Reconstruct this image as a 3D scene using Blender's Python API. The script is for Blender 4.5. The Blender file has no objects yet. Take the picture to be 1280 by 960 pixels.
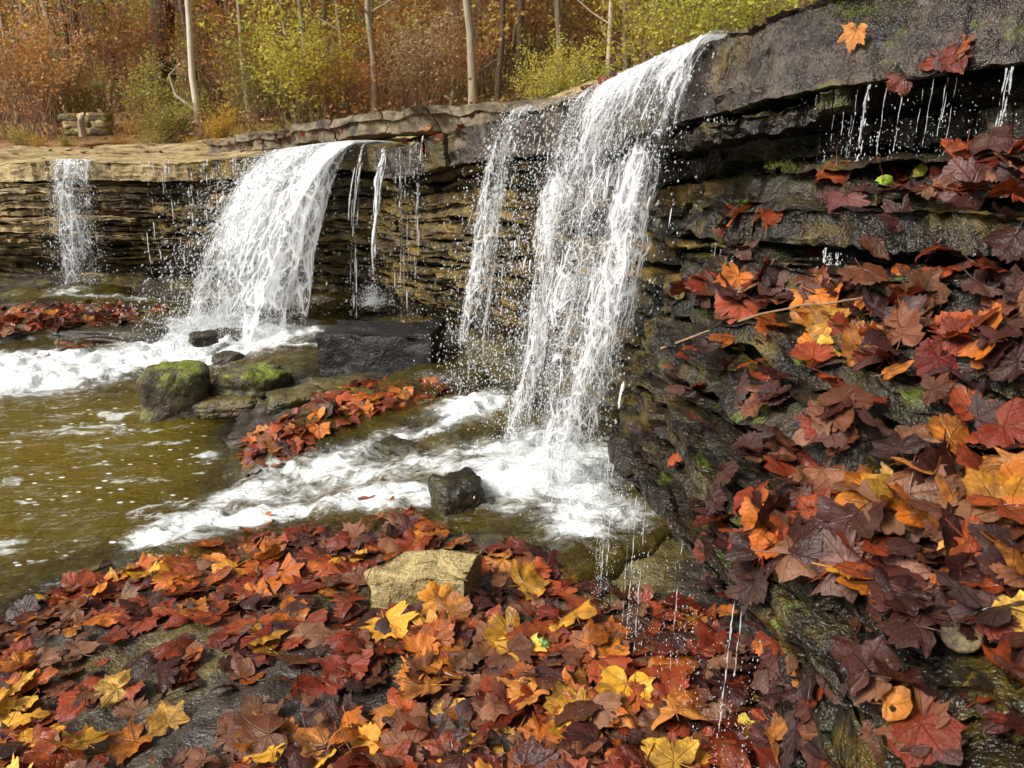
import bpy, bmesh, math, random
import numpy as np
from mathutils import Vector, Matrix, Quaternion
from mathutils.bvhtree import BVHTree

SC = bpy.context.scene
COL = SC.collection
R = math.radians
rng = np.random.default_rng(7)
random.seed(7)

# ------------------------------------------------------------------ camera
CAM_Z, PITCH, FPX = 1.9, R(19.0), 985.0
cam_d = bpy.data.cameras.new('camera')
cam_d.sensor_fit = 'HORIZONTAL'; cam_d.sensor_width = 36.0
cam_d.lens = 36.0 * FPX / 1280.0
cam_d.clip_start = 0.05; cam_d.clip_end = 400
cam = bpy.data.objects.new('camera', cam_d); COL.objects.link(cam)
cam.location = (0, 0, CAM_Z); cam.rotation_euler = (R(90) - PITCH, 0, 0)
SC.camera = cam
cam_d.dof.use_dof = True; cam_d.dof.focus_distance = 3.2; cam_d.dof.aperture_fstop = 9.0
# ------------------------------------------------------------------ light
SUN_EL, SUN_AZ = R(43), R(-120)            # azimuth measured from +Y towards +X
world = bpy.data.worlds.new('World'); SC.world = world; world.use_nodes = True
nt = world.node_tree; nt.nodes.clear()
sky = nt.nodes.new('ShaderNodeTexSky'); sky.sky_type = 'NISHITA'; sky.sun_disc = False
sky.sun_elevation = SUN_EL; sky.sun_rotation = SUN_AZ
sky.air_density = 1.0; sky.dust_density = 6.0; sky.ozone_density = 0.6
hs = nt.nodes.new('ShaderNodeHueSaturation'); hs.inputs['Saturation'].default_value = 0.15
bg = nt.nodes.new('ShaderNodeBackground'); bg.inputs['Strength'].default_value = 0.085
wo = nt.nodes.new('ShaderNodeOutputWorld')
nt.links.new(sky.outputs[0], hs.inputs['Color']); nt.links.new(hs.outputs[0], bg.inputs['Color'])
nt.links.new(bg.outputs[0], wo.inputs['Surface'])
sun_d = bpy.data.lights.new('sun', 'SUN'); sun_d.energy = 3.5; sun_d.angle = R(20); sun_d.color = (1.0, 0.94, 0.85)
sun = bpy.data.objects.new('sun', sun_d); COL.objects.link(sun)
sdir = Vector((math.sin(SUN_AZ) * math.cos(SUN_EL), math.cos(SUN_AZ) * math.cos(SUN_EL), math.sin(SUN_EL)))
sun.rotation_euler = (-sdir).to_track_quat('-Z', 'Y').to_euler(); sun.location = sdir * 30
vs = SC.view_settings
vs.view_transform = 'Standard'; vs.look = 'None'; vs.gamma = 1.0; vs.use_curve_mapping = False
vs.exposure = 0.60
SC.render.engine = 'CYCLES'
cy = SC.cycles
cy.max_bounces = 4; cy.diffuse_bounces = 2; cy.glossy_bounces = 1; cy.transmission_bounces = 2
cy.transparent_max_bounces = 9; cy.caustics_reflective = False; cy.caustics_refractive = False
cy.use_denoising = True; cy.use_adaptive_sampling = True; cy.adaptive_threshold = 0.04
try:
    cy.denoiser = 'OPENIMAGEDENOISE'
except Exception:
    pass
SC.render.film_transparent = False

# ------------------------------------------------------------------ helpers
CC, SS = math.cos(PITCH), math.sin(PITCH)
CAM = np.array([0, 0, CAM_Z])
def ray(u, v):
    a = (u - 640) / FPX; b = (480 - v) / FPX
    return np.array([a, CC + b * SS, -SS + b * CC])
def pz(u, v, z):
    d = ray(u, v); return CAM + d * ((z - CAM_Z) / d[2])
def py(u, v, y):
    d = ray(u, v); return CAM + d * (y / d[1])
def smooth(e0, e1, x):
    t = np.clip((x - e0) / (e1 - e0), 0, 1); return t * t * (3 - 2 * t)

def _hash(ix, iy, iz, seed):
    h = (ix.astype(np.int64) * 374761393 + iy.astype(np.int64) * 668265263 + iz.astype(np.int64) * 2147483647 + seed * 1274126177) & 0xFFFFFFFF
    h = ((h ^ (h >> 13)) * 1274126177) & 0xFFFFFFFF
    h = ((h ^ (h >> 16)) * 2246822519) & 0xFFFFFFFF
    return ((h ^ (h >> 15)) & 0xFFFFFF) / float(0xFFFFFF) * 2 - 1
def vnoise(P, seed=0):
    P = np.asarray(P, float); i = np.floor(P).astype(np.int64); f = P - i; f = f * f * f * (f * (f * 6 - 15) + 10)
    out = 0
    for dx in (0, 1):
        wx = f[:, 0] if dx else 1 - f[:, 0]
        for dy in (0, 1):
            wy = f[:, 1] if dy else 1 - f[:, 1]
            for dz in (0, 1):
                wz = f[:, 2] if dz else 1 - f[:, 2]
                out = out + wx * wy * wz * _hash(i[:, 0] + dx, i[:, 1] + dy, i[:, 2] + dz, seed)
    return out
def fbm(P, scale=1.0, octv=4, seed=0, gain=0.5):
    P = np.asarray(P, float) * scale; a, s, n = 1.0, 0, 0
    for o in range(octv):
        s = s + a * vnoise(P, seed + o * 17); n += a; a *= gain; P = P * 2.03 + 11.7
    return s / n

def mesh_np(name, V, faces, mats, smooth_sh=True, attrs=None, uv=None, mat_idx=None):
    """V (n,3); faces: list of (m,k) int arrays; attrs: {name: (n,) or (n,3)}; uv per vertex (n,2)."""
    me = bpy.data.meshes.new(name)
    V = np.asarray(V, np.float32)
    me.vertices.add(len(V)); me.vertices.foreach_set('co', V.ravel())
    faces = [np.asarray(f, np.int32) for f in faces if len(f)]
    li = np.concatenate([f.ravel() for f in faces])
    tot = np.concatenate([np.full(len(f), f.shape[1], np.int32) for f in faces])
    st = np.concatenate([[0], np.cumsum(tot)[:-1]]).astype(np.int32)
    me.loops.add(len(li)); me.loops.foreach_set('vertex_index', li)
    me.polygons.add(len(tot)); me.polygons.foreach_set('loop_start', st)
    if mat_idx is not None: me.polygons.foreach_set('material_index', np.asarray(mat_idx, np.int32))
    me.update(calc_edges=True)
    me.polygons.foreach_set('use_smooth', np.full(len(tot), bool(smooth_sh)))
    if attrs:
        for k, a in attrs.items():
            a = np.asarray(a, np.float32)
            if a.ndim == 1:
                at = me.attributes.new(k, 'FLOAT', 'POINT'); at.data.foreach_set('value', a)
            else:
                at = me.attributes.new(k, 'FLOAT_COLOR', 'POINT')
                c = np.ones((len(a), 4), np.float32); c[:, :3] = a; at.data.foreach_set('color', c.ravel())
    if uv is not None:
        ul = me.uv_layers.new(name='UVMap'); ul.data.foreach_set('uv', np.asarray(uv, np.float32)[li].ravel())
    for m in (mats if isinstance(mats, (list, tuple)) else [mats]): me.materials.append(m)
    me.validate()
    return me
def obj(name, me, parent=None, loc=None):
    o = bpy.data.objects.new(name, me); COL.objects.link(o)
    if parent: o.parent = parent
    if loc is not None: o.location = loc
    return o
def empty(name, loc=(0, 0, 0)):
    o = bpy.data.objects.new(name, None); COL.objects.link(o); o.location = loc; o.empty_display_size = 0.1; return o
def tag(o, label=None, cat=None, group=None, kind=None):
    if label: o['label'] = label
    if cat: o['category'] = cat
    if group: o['group'] = group
    if kind: o['kind'] = kind
    return o
def grid_faces(nr, nc, close=False):
    r = np.arange(nr - 1)[:, None]; c = np.arange(nc if close else nc - 1)[None]
    c2 = (c + 1) % nc
    a = r * nc + c; b = r * nc + c2; d = (r + 1) * nc + c2; e = (r + 1) * nc + c
    return np.stack([a + 0 * b, b, d, e + 0 * b], -1).reshape(-1, 4)
def tube(P, rad, sides=6):
    P = np.asarray(P, float); n = len(P); rad = np.broadcast_to(np.asarray(rad, float), (n,))
    T = np.gradient(P, axis=0); T /= np.linalg.norm(T, axis=1)[:, None] + 1e-9
    ref = np.array([0.31, 0.17, 0.93]); ref2 = np.array([0.9, 0.1, 0.2])
    A = np.cross(T, ref); bad = np.linalg.norm(A, axis=1) < 0.2; A[bad] = np.cross(T[bad], ref2)
    A /= np.linalg.norm(A, axis=1)[:, None]; B = np.cross(T, A)
    th = np.arange(sides) * 2 * np.pi / sides
    V = P[:, None] + rad[:, None, None] * (np.cos(th)[None, :, None] * A[:, None] + np.sin(th)[None, :, None] * B[:, None])
    return V.reshape(-1, 3), grid_faces(n, sides, True)
class MB:
    def __init__(s): s.V = []; s.F = {}; s.n = 0; s.A = {}
    def add(s, V, F, **attrs):
        F = np.asarray(F)
        s.V.append(np.asarray(V)); s.F.setdefault(F.shape[1], []).append(F + s.n); s.n += len(V)
        for k, a in attrs.items(): s.A.setdefault(k, []).append(a)
    def mesh(s, name, mats, smooth_sh=True):
        F = [np.concatenate(f) for f in s.F.values()]
        A = {k: np.concatenate(a) for k, a in s.A.items()}
        uv = A.pop('uv', None)
        return mesh_np(name, np.concatenate(s.V), F, mats, smooth_sh, A, uv)

# ------------------------------------------------------------------ materials
class NT:
    def __init__(s, name):
        s.m = bpy.data.materials.new(name); s.m.use_nodes = True; s.t = s.m.node_tree; s.t.nodes.clear()
        s.out = s.n('ShaderNodeOutputMaterial')
    def n(s, t, **kw):
        x = s.t.nodes.new(t)
        for k, v in kw.items(): setattr(x, k, v)
        return x
    def l(s, a, b): s.t.links.new(a, b)
    def set(s, sock, v):
        if hasattr(v, 'links') or isinstance(v, bpy.types.NodeSocket): s.l(v, sock)
        else:
            if isinstance(v, (tuple, list)) and len(v) == 3 and sock.type == 'RGBA': v = (*v, 1)
            sock.default_value = v
    def math(s, op, a, b=None, c=None, clamp=False):
        x = s.n('ShaderNodeMath', operation=op, use_clamp=clamp); s.set(x.inputs[0], a)
        if b is not None: s.set(x.inputs[1], b)
        if c is not None: s.set(x.inputs[2], c)
        return x.outputs[0]
    def vmath(s, op, a, b=None):
        x = s.n('ShaderNodeVectorMath', operation=op); s.set(x.inputs[0], a)
        if b is not None: s.set(x.inputs[1], b)
        return x.outputs[0]
    def coord(s, kind='Object', scale=(1, 1, 1), rot=(0, 0, 0)):
        tc = s.n('ShaderNodeTexCoord'); mp = s.n('ShaderNodeMapping'); s.l(tc.outputs[kind], mp.inputs[0])
        mp.inputs['Scale'].default_value = scale; mp.inputs['Rotation'].default_value = rot; return mp.outputs[0]
    def noise(s, vec, scale, detail=6, rough=0.55, dist=0.0):
        x = s.n('ShaderNodeTexNoise'); s.l(vec, x.inputs['Vector']); x.inputs['Scale'].default_value = scale
        x.inputs['Detail'].default_value = detail; x.inputs['Roughness'].default_value = rough; x.inputs['Distortion'].default_value = dist
        return x.outputs[0]
    def voro(s, vec, scale, feature='DISTANCE_TO_EDGE'):
        x = s.n('ShaderNodeTexVoronoi', feature=feature); s.l(vec, x.inputs['Vector']); x.inputs['Scale'].default_value = scale
        return x.outputs['Distance']
    def ramp(s, fac, stops):
        x = s.n('ShaderNodeValToRGB'); s.set(x.inputs[0], fac); e = x.color_ramp.elements
        while len(e) < len(stops): e.new(0.5)
        for el, (p, c) in zip(e, stops):
            el.position = p; el.color = (c, c, c, 1) if isinstance(c, (int, float)) else (*c, 1)
        return x.outputs[0]
    def step(s, x, a, b):
        m = s.n('ShaderNodeMapRange', interpolation_type='SMOOTHSTEP'); s.set(m.inputs[0], x); s.set(m.inputs[1], a); s.set(m.inputs[2], b)
        return m.outputs[0]
    def mix(s, fac, a, b, mode='MIX'):
        x = s.n('ShaderNodeMix', data_type='RGBA', blend_type=mode); s.set(x.inputs[0], fac); s.set(x.inputs[6], a); s.set(x.inputs[7], b)
        return x.outputs[2]
    def attr(s, name, out='Fac'):
        x = s.n('ShaderNodeAttribute', attribute_name=name); return x.outputs[out]
    def bump(s, h, strength=0.5, dist=0.02, normal=None):
        x = s.n('ShaderNodeBump'); s.set(x.inputs['Height'], h); x.inputs['Strength'].default_value = strength; x.inputs['Distance'].default_value = dist
        if normal is not None: s.l(normal, x.inputs['Normal'])
        return x.outputs[0]
    def bsdf(s, color, rough=0.5, normal=None, **kw):
        x = s.n('ShaderNodeBsdfPrincipled'); s.set(x.inputs['Base Color'], color); s.set(x.inputs['Roughness'], rough)
        if normal is not None: s.l(normal, x.inputs['Normal'])
        for k, v in kw.items(): s.set(x.inputs[k.replace('_', ' ')], v)
        return x.outputs[0]
    def mixsh(s, f, a, b):
        x = s.n('ShaderNodeMixShader'); s.set(x.inputs[0], f); s.l(a, x.inputs[1]); s.l(b, x.inputs[2]); return x.outputs[0]
    def done(s, sh): s.l(sh, s.out.inputs['Surface']); return s.m

def rock_mat(name, c1, c2, c3, stain=None, wet=0.5, moss=0.0, bump=0.9, mossc=(0.10, 0.13, 0.012), dark_speck=0.5):
    t = NT(name); co = t.coord(); cs = t.coord(scale=(1.2, 1.2, 9))
    big = t.noise(co, 1.7, 4, 0.6); band = t.noise(cs, 1.6, 3, 0.55, 0.4); mid = t.noise(co, 11, 5, 0.66); fine = t.noise(co, 70, 3, 0.65)
    f = t.math('ADD', t.math('MULTIPLY', big, 0.5), t.math('MULTIPLY', band, 0.5))
    col = t.ramp(f, [(0.34, c1), (0.5, c2), (0.66, c3)])
    for k, (c, sc, lo, hi) in enumerate(stain or []):
        mp = t.n('ShaderNodeMapping'); t.l(co, mp.inputs[0]); mp.inputs['Location'].default_value = (k * 7.1 + 3, k * 3.3, 1.7)
        col = t.mix(t.step(t.noise(mp.outputs[0], sc, 5, 0.6), lo, hi), col, c)
    col = t.mix(t.math('MULTIPLY', t.step(mid, 0.62, 0.36), dark_speck), col, (0.010, 0.008, 0.007))
    col = t.mix(t.math('MULTIPLY', t.step(fine, 0.50, 0.36), 0.45), col, (0.012, 0.010, 0.008))
    if moss > 0:
        g = t.n('ShaderNodeNewGeometry'); sx = t.n('ShaderNodeSeparateXYZ'); t.l(g.outputs['Normal'], sx.inputs[0])
        mk = t.math('MULTIPLY', t.step(sx.outputs[2], 0.0, 0.8), t.step(t.noise(co, 4.5, 4, 0.65), 0.62 - moss * 0.3, 0.70 - moss * 0.3))
        mcol = t.mix(t.step(fine, .35, .6), (0.035, 0.055, 0.004), mossc)
        col = t.mix(mk, col, mcol)
    h = t.math('ADD', t.math('MULTIPLY', mid, 1.0), t.math('MULTIPLY', fine, 0.30))
    nb = t.bump(h, bump, 0.04)
    ro = t.ramp(t.math('ADD', t.math('MULTIPLY', mid, 0.5), t.math('MULTIPLY', big, 0.5)), [(0.38, max(0.08, 0.75 - wet * 1.05)), (0.62, 0.9 - wet * 0.62)])
    return t.done(t.bsdf(col, ro, nb, Specular_IOR_Level=0.35 + 0.25 * wet))

M = {}
M['rock_dark'] = rock_mat('rock_dark_wet', (0.006, 0.004, 0.003), (0.022, 0.015, 0.007), (0.065, 0.046, 0.020), [((0.105, 0.072, 0.010), 3.4, 0.50, 0.66), ((0.020, 0.026, 0.007), 3.9, 0.54, 0.66), ((0.17, 0.145, 0.075), 7.5, 0.62, 0.72)], wet=0.70, moss=0.06, bump=1.0, dark_speck=0.9)
M['rock_slab'] = rock_mat('rock_brown_slab', (0.022, 0.015, 0.011), (0.075, 0.054, 0.040), (0.18, 0.138, 0.108), [((0.115, 0.078, 0.012), 1.9, 0.50, 0.64), ((0.20, 0.17, 0.14), 6.0, 0.60, 0.72)], wet=0.66, moss=0.16, bump=1.0, dark_speck=0.85)
M['rock_wall'] = rock_mat('rock_ochre_wall', (0.022, 0.014, 0.006), (0.110, 0.070, 0.018), (0.24, 0.165, 0.050), [((0.21, 0.130, 0.012), 2.1, 0.44, 0.60), ((0.026, 0.032, 0.005), 2.7, 0.56, 0.68)], wet=0.45, bump=1.0, dark_speck=0.7)
M['rock_tan'] = rock_mat('rock_tan_dry', (0.20, 0.135, 0.050), (0.42, 0.31, 0.145), (0.60, 0.48, 0.26), [((0.14, 0.085, 0.025), 2.2, 0.54, 0.66), ((0.07, 0.052, 0.022), 3.3, 0.57, 0.68)], wet=0.05, bump=0.8, dark_speck=0.45)
M['rock_lichen'] = rock_mat('rock_lichen_tan', (0.075, 0.055, 0.032), (0.19, 0.145, 0.085), (0.34, 0.275, 0.18), [((0.05, 0.04, 0.025), 2.6, 0.52, 0.64)], wet=0.1, bump=0.9, dark_speck=0.55)
M['rock_block'] = rock_mat('rock_black_wet', (0.004, 0.004, 0.004), (0.009, 0.009, 0.010), (0.020, 0.019, 0.017), None, wet=0.5, bump=0.8, dark_speck=0.5)
M['rock_cobble'] = rock_mat('rock_brown_wet', (0.010, 0.008, 0.004), (0.034, 0.026, 0.010), (0.075, 0.058, 0.024), [((0.06, 0.05, 0.012), 5, 0.5, 0.65)], wet=0.62, bump=0.7, dark_speck=0.7)
M['stone_pale'] = rock_mat('stone_pale_yellow', (0.26, 0.19, 0.075), (0.46, 0.36, 0.16), (0.64, 0.54, 0.30), [((0.20, 0.13, 0.03), 9, 0.54, 0.66)], wet=0.15, bump=0.9, dark_speck=0.35)
M['rock_mossy'] = rock_mat('rock_mossy', (0.04, 0.030, 0.018), (0.11, 0.083, 0.048), (0.20, 0.155, 0.095), [((0.06, 0.042, 0.012), 4, 0.52, 0.66)], wet=0.4, moss=0.62, bump=1.0, mossc=(0.19, 0.22, 0.012), dark_speck=0.6)
M['bed'] = rock_mat('wet_slate_bed', (0.020, 0.016, 0.012), (0.055, 0.044, 0.033), (0.11, 0.088, 0.062), [((0.135, 0.106, 0.032), 1.9, 0.45, 0.56), ((0.022, 0.019, 0.017), 3.2, 0.58, 0.7)], wet=0.66, bump=0.8, dark_speck=0.6)

def white_water(name, transm=0.25, rough=0.18, col=(0.86, 0.89, 0.92)):
    t = NT(name)
    p = t.bsdf(col, rough, None, Transmission_Weight=transm, IOR=1.33)
    tr = t.n('ShaderNodeBsdfTranslucent'); tr.inputs[0].default_value = (*col, 1)
    return t.done(t.mixsh(0.3, p, tr.outputs[0]))
M['water_white'] = white_water('white_water', 0.12, 0.25, (0.94, 0.95, 0.96))
M['water_drop'] = white_water('water_drops', 0.35, 0.08, (0.92, 0.94, 0.96))

def sheet_mat(name, sc=9.0, stretch=0.28, width=0.10):
    """lacy falling water: filaments between torn holes; UV in metres (across, along the fall), 'dens' 0..1"""
    t = NT(name); uvn = t.n('ShaderNodeUVMap').outputs[0]
    mp = t.n('ShaderNodeMapping'); t.l(uvn, mp.inputs[0]); mp.inputs['Scale'].default_value = (1, stretch, 1)
    w = t.n('ShaderNodeTexNoise'); t.l(mp.outputs[0], w.inputs['Vector']); w.inputs['Scale'].default_value = sc * 0.8; w.inputs['Detail'].default_value = 5
    off = t.vmath('MULTIPLY', t.vmath('SUBTRACT', w.outputs[1], (0.5, 0.5, 0.5)), (0.09, 0.09, 0.0))
    vec = t.vmath('ADD', mp.outputs[0], off)
    d1 = t.voro(vec, sc); d2 = t.voro(vec, sc * 2.3)
    dens0 = t.attr('dens')
    big = t.noise(mp.outputs[0], sc * 0.16, 3, 0.6)
    dens = t.math('MULTIPLY', dens0, t.math('ADD', t.math('MULTIPLY', t.step(big, .36, .62), 1.0), 0.28))
    nb = t.noise(vec, sc * 0.7, 4, 0.6)
    f1 = t.step(d1, t.math('MULTIPLY', dens, width * 2.2), 0.0)
    f2 = t.step(d2, t.math('MULTIPLY', dens, width * 1.6), 0.0)
    th = t.math('SUBTRACT', 0.92, t.math('MULTIPLY', dens, 0.48))
    solid = t.step(nb, t.math('SUBTRACT', th, 0.05), t.math('ADD', th, 0.10))
    a = t.math('MAXIMUM', t.math('MAXIMUM', t.math('MULTIPLY', f1, 0.95), t.math('MULTIPLY', f2, 0.75)), solid)
    veil = t.math('MULTIPLY', t.math('MULTIPLY', dens, 0.36), t.step(nb, 0.36, 0.66))
    a = t.math('MAXIMUM', t.math('MULTIPLY', a, 0.80), veil)
    a = t.math('MULTIPLY', a, t.step(dens, 0.02, 0.22), clamp=True)
    h = t.math('ADD', a, nb)
    nrm = t.bump(h, 0.6, 0.02)
    p = t.bsdf((0.92, 0.94, 0.96), 0.3, nrm)
    tr = t.n('ShaderNodeBsdfTranslucent'); tr.inputs[0].default_value = (0.92, 0.94, 0.96, 1)
    body = t.mixsh(0.35, p, tr.outputs[0])
    clear = t.n('ShaderNodeBsdfTransparent'); gl = t.n('ShaderNodeBsdfGlossy'); gl.inputs['Roughness'].default_value = 0.08; t.l(nrm, gl.inputs['Normal'])
    film = t.mixsh(t.math('MULTIPLY', t.step(dens, 0.1, 0.6), 0.07), clear.outputs[0], gl.outputs[0])
    return t.done(t.mixsh(a, film, body))
M['sheet'] = sheet_mat('falling_sheet_water', 17.0, 0.42, 0.13)
M['sheet_far'] = sheet_mat('falling_sheet_water_broad', 11.0, 0.36, 0.16)

def pool_mat():
    t = NT('stream_water'); co = t.coord()
    foam = t.attr('foam'); depth = t.attr('depth')
    mp = t.n('ShaderNodeMapping'); t.l(co, mp.inputs[0]); mp.inputs['Rotation'].default_value = (0, 0, R(-24)); mp.inputs['Scale'].default_value = (0.8, 1.5, 1)
    wv = mp.outputs[0]
    wn = t.n('ShaderNodeTexNoise'); t.l(wv, wn.inputs['Vector']); wn.inputs['Scale'].default_value = 3.0; wn.inputs['Detail'].default_value = 4
    warp = t.vmath('ADD', wv, t.vmath('MULTIPLY', t.vmath('SUBTRACT', wn.outputs[1], (0.5, 0.5, 0.5)), (0.35, 0.35, 0)))
    n1 = t.noise(warp, 5.0, 4, 0.62); n2 = t.noise(warp, 24, 4, 0.62); ed = t.voro(warp, 7.0); ed2 = t.voro(warp, 19.0)
    lace = t.math('MAXIMUM', t.step(ed, 0.12, 0.0), t.math('MULTIPLY', t.step(ed2, 0.16, 0.0), 0.8))
    v = t.math('ADD', t.math('MULTIPLY', n1, 0.65), t.math('MULTIPLY', n2, 0.35))
    th = t.math('SUBTRACT', 0.80, t.math('MULTIPLY', foam, 0.46))
    solid = t.math('MULTIPLY', t.step(v, t.math('SUBTRACT', th, 0.10), t.math('ADD', th, 0.20)), t.step(t.math('ADD', n2, t.math('MULTIPLY', foam, 0.35)), 0.34, 0.72))
    fm = t.math('MAXIMUM', solid, t.math('MULTIPLY', t.math('MULTIPLY', lace, n2), t.step(foam, 0.25, 1.1)))
    # small drifting foam flecks and scum lines on the open pool
    fl = t.voro(t.coord(scale=(0.7, 1.3, 1)), 13.0, 'F1')
    keep = t.step(t.noise(co, 1.7, 4, 0.6), 0.38, 0.56)
    fleck = t.math('MULTIPLY', t.step(fl, 0.19, 0.10), keep)
    scum = t.math('MULTIPLY', t.step(t.noise(warp, 2.7, 6, 0.68), 0.56, 0.64), 0.6)
    sc2 = t.math('MULTIPLY', t.math('MAXIMUM', fleck, scum), t.math('MULTIPLY', t.step(depth, 0.03, 0.1), t.attr('open')))
    fm = t.math('MAXIMUM', t.math('MULTIPLY', fm, 0.9), t.math('MULTIPLY', sc2, 0.85), clamp=True)
    rip = t.math('ADD', t.math('MULTIPLY', t.noise(wv, 7, 4, 0.55, 0.6), 1.0), t.math('MULTIPLY', t.noise(wv, 24, 3, 0.6, 0.5), 0.5))
    nb = t.bump(t.math('ADD', rip, t.math('MULTIPLY', foam, n2)), 0.6, 0.06)
    al = t.math('SUBTRACT', 1.0, t.math('POWER', 2.718, t.math('MULTIPLY', depth, -9.0)), clamp=True)
    body = t.bsdf(t.mix(t.noise(co, 1.2, 3), (0.080, 0.056, 0.004), (0.125, 0.09, 0.008)), 0.05, nb, IOR=1.33)
    clear = t.n('ShaderNodeBsdfTransparent'); clear.inputs[0].default_value = (0.86, 0.86, 0.78, 1)
    gl = t.n('ShaderNodeBsdfGlossy'); gl.inputs['Roughness'].default_value = 0.07; t.l(nb, gl.inputs['Normal'])
    fr = t.n('ShaderNodeFresnel'); fr.inputs[0].default_value = 1.33; t.l(nb, fr.inputs['Normal'])
    thin = t.mixsh(fr.outputs[0], clear.outputs[0], gl.outputs[0])
    wat = t.mixsh(al, thin, body)
    fo = t.bsdf((0.80, 0.84, 0.85), 0.4, nb)
    return t.done(t.mixsh(fm, wat, fo))
M['pool'] = pool_mat()

def leaf_mat(name, src):
    t = NT(name)
    uvn = t.n('ShaderNodeUVMap').outputs[0]
    if src == 'object':
        oi = t.n('ShaderNodeObjectInfo'); base = oi.outputs['Color']; rnd = oi.outputs['Random']
    else:
        base = t.attr('col', 'Color'); rnd = t.attr('rnd')
    cx = t.n('ShaderNodeCombineXYZ'); t.l(rnd, cx.inputs[2]); t.l(t.math('MULTIPLY', rnd, 37.0), cx.inputs[0])
    vec = t.vmath('ADD', uvn, cx.outputs[0])
    sx = t.n('ShaderNodeSeparateXYZ'); t.l(uvn, sx.inputs[0])
    ax = t.math('ABSOLUTE', sx.outputs[0]); y = sx.outputs[1]
    vein = None; sec = None
    for al in (0, 50, 105):
        a = R(al)
        dist = t.math('ABSOLUTE', t.math('SUBTRACT', t.math('MULTIPLY', ax, math.cos(a)), t.math('MULTIPLY', y, math.sin(a))))
        along = t.math('ADD', t.math('MULTIPLY', ax, math.sin(a)), t.math('MULTIPLY', y, math.cos(a)))
        w = t.math('MAXIMUM', t.math('SUBTRACT', 0.026, t.math('MULTIPLY', along, 0.02)), 0.004)
        mk = t.math('MULTIPLY', t.step(dist, w, 0.0), t.math('GREATER_THAN', along, 0.0))
        vein = mk if vein is None else t.math('MAXIMUM', vein, mk)
        saw = t.math('ABSOLUTE', t.math('SUBTRACT', t.math('FRACT', t.math('MULTIPLY', t.math('SUBTRACT', along, dist), 7.0)), 0.5))
        s2 = t.math('MULTIPLY', t.step(saw, 0.44, 0.5), t.math('LESS_THAN', dist, t.math('MULTIPLY', along, 0.42)))
        sec = s2 if sec is None else t.math('MAXIMUM', sec, s2)
    v = t.math('MAXIMUM', vein, t.math('MULTIPLY', sec, 0.55))
    m1 = t.noise(vec, 2.2, 4, 0.65); m2 = t.noise(vec, 9, 4, 0.7)
    brown = t.mix(0.5, base, (0.10, 0.030, 0.010))
    col = t.mix(t.step(m1, 0.50, 0.66), base, brown)
    col = t.mix(t.math('MULTIPLY', t.step(m2, 0.58, 0.70), 0.6), col, t.mix(0.7, col, (0.035, 0.012, 0.006)))
    wetl = t.step(rnd, 0.58, 0.46); soak = t.math('MULTIPLY', wetl, t.step(m1, 0.36, 0.50))
    col = t.mix(t.math('MULTIPLY', soak, 0.62), col, t.mix(0.8, col, (0.018, 0.007, 0.006)))
    col = t.mix(t.math('MULTIPLY', v, 0.45), col, t.mix(0.7, col, (0.05, 0.016, 0.006)))
    nb = t.bump(t.math('ADD', t.math('MULTIPLY', v, -0.8), t.math('MULTIPLY', m2, 1.0)), 0.6, 0.008)
    ro = t.ramp(t.math('ADD', t.math('MULTIPLY', m1, 0.6), t.math('MULTIPLY', rnd, 0.4)), [(0.32, 0.20), (0.66, 0.46)])
    ro = t.math('SUBTRACT', ro, t.math('MULTIPLY', soak, 0.14))
    p = t.bsdf(col, ro, nb, Specular_IOR_Level=0.42)
    tr = t.n('ShaderNodeBsdfTranslucent'); t.l(col, tr.inputs[0])
    return t.done(t.mixsh(0.18, p, tr.outputs[0]))
M['leaf_obj'] = leaf_mat('fallen_leaf', 'object')
M['leaf_mass'] = leaf_mat('fallen_leaf_litter', 'attr')

def bark_mat(name, c1, c2, rough=0.85):
    t = NT(name); co = t.coord(scale=(1, 1, 0.22))
    n = t.noise(co, 14, 6, 0.65); n2 = t.noise(t.coord(), 2.2, 4)
    col = t.mix(n, c1, c2); col = t.mix(t.step(n2, 0.55, 0.7), col, t.mix(0.5, col, (0.10, 0.11, 0.05)))
    return t.done(t.bsdf(col, rough, t.bump(n, 0.8, 0.03)))
M['bark'] = bark_mat('tree_bark', (0.15, 0.115, 0.075), (0.44, 0.36, 0.25))
M['bark_dark'] = bark_mat('dark_bark', (0.045, 0.028, 0.017), (0.15, 0.10, 0.06))
M['bark_pale'] = bark_mat('pale_dead_wood', (0.34, 0.27, 0.20), (0.66, 0.57, 0.46))
M['twig'] = bark_mat('twig_bark', (0.12, 0.07, 0.035), (0.34, 0.22, 0.12), 0.6)
M['stick_dark'] = bark_mat('wet_stick_bark', (0.012, 0.008, 0.006), (0.05, 0.032, 0.022), 0.35)
def foliage_mat(name, src='object'):
    t = NT(name)
    if src == 'object':
        oi = t.n('ShaderNodeObjectInfo'); base = oi.outputs['Color']
    else: base = t.attr('col', 'Color')
    r = t.attr('rnd')
    col = t.mix(r, t.mix(0.25, base, (0.05, 0.03, 0.012)), t.mix(0.12, base, (0.9, 0.6, 0.2)))
    p = t.bsdf(col, 0.6)
    tr = t.n('ShaderNodeBsdfTranslucent'); t.l(col, tr.inputs[0])
    return t.done(t.mixsh(0.5, p, tr.outputs[0]))
M['foliage'] = foliage_mat('crown_foliage'); M['foliage_mass'] = foliage_mat('undergrowth_foliage', 'attr')
t = NT('forest_floor'); co = t.coord()
c = t.ramp(t.noise(co, 0.55, 7, 0.65), [(0.40, (0.20, 0.18, 0.04)), (0.52, (0.32, 0.17, 0.055)), (0.66, (0.42, 0.22, 0.08))])
c = t.mix(t.step(t.noise(co, 7, 6, 0.7), 0.45, 0.62), c, (0.16, 0.085, 0.035))
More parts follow.
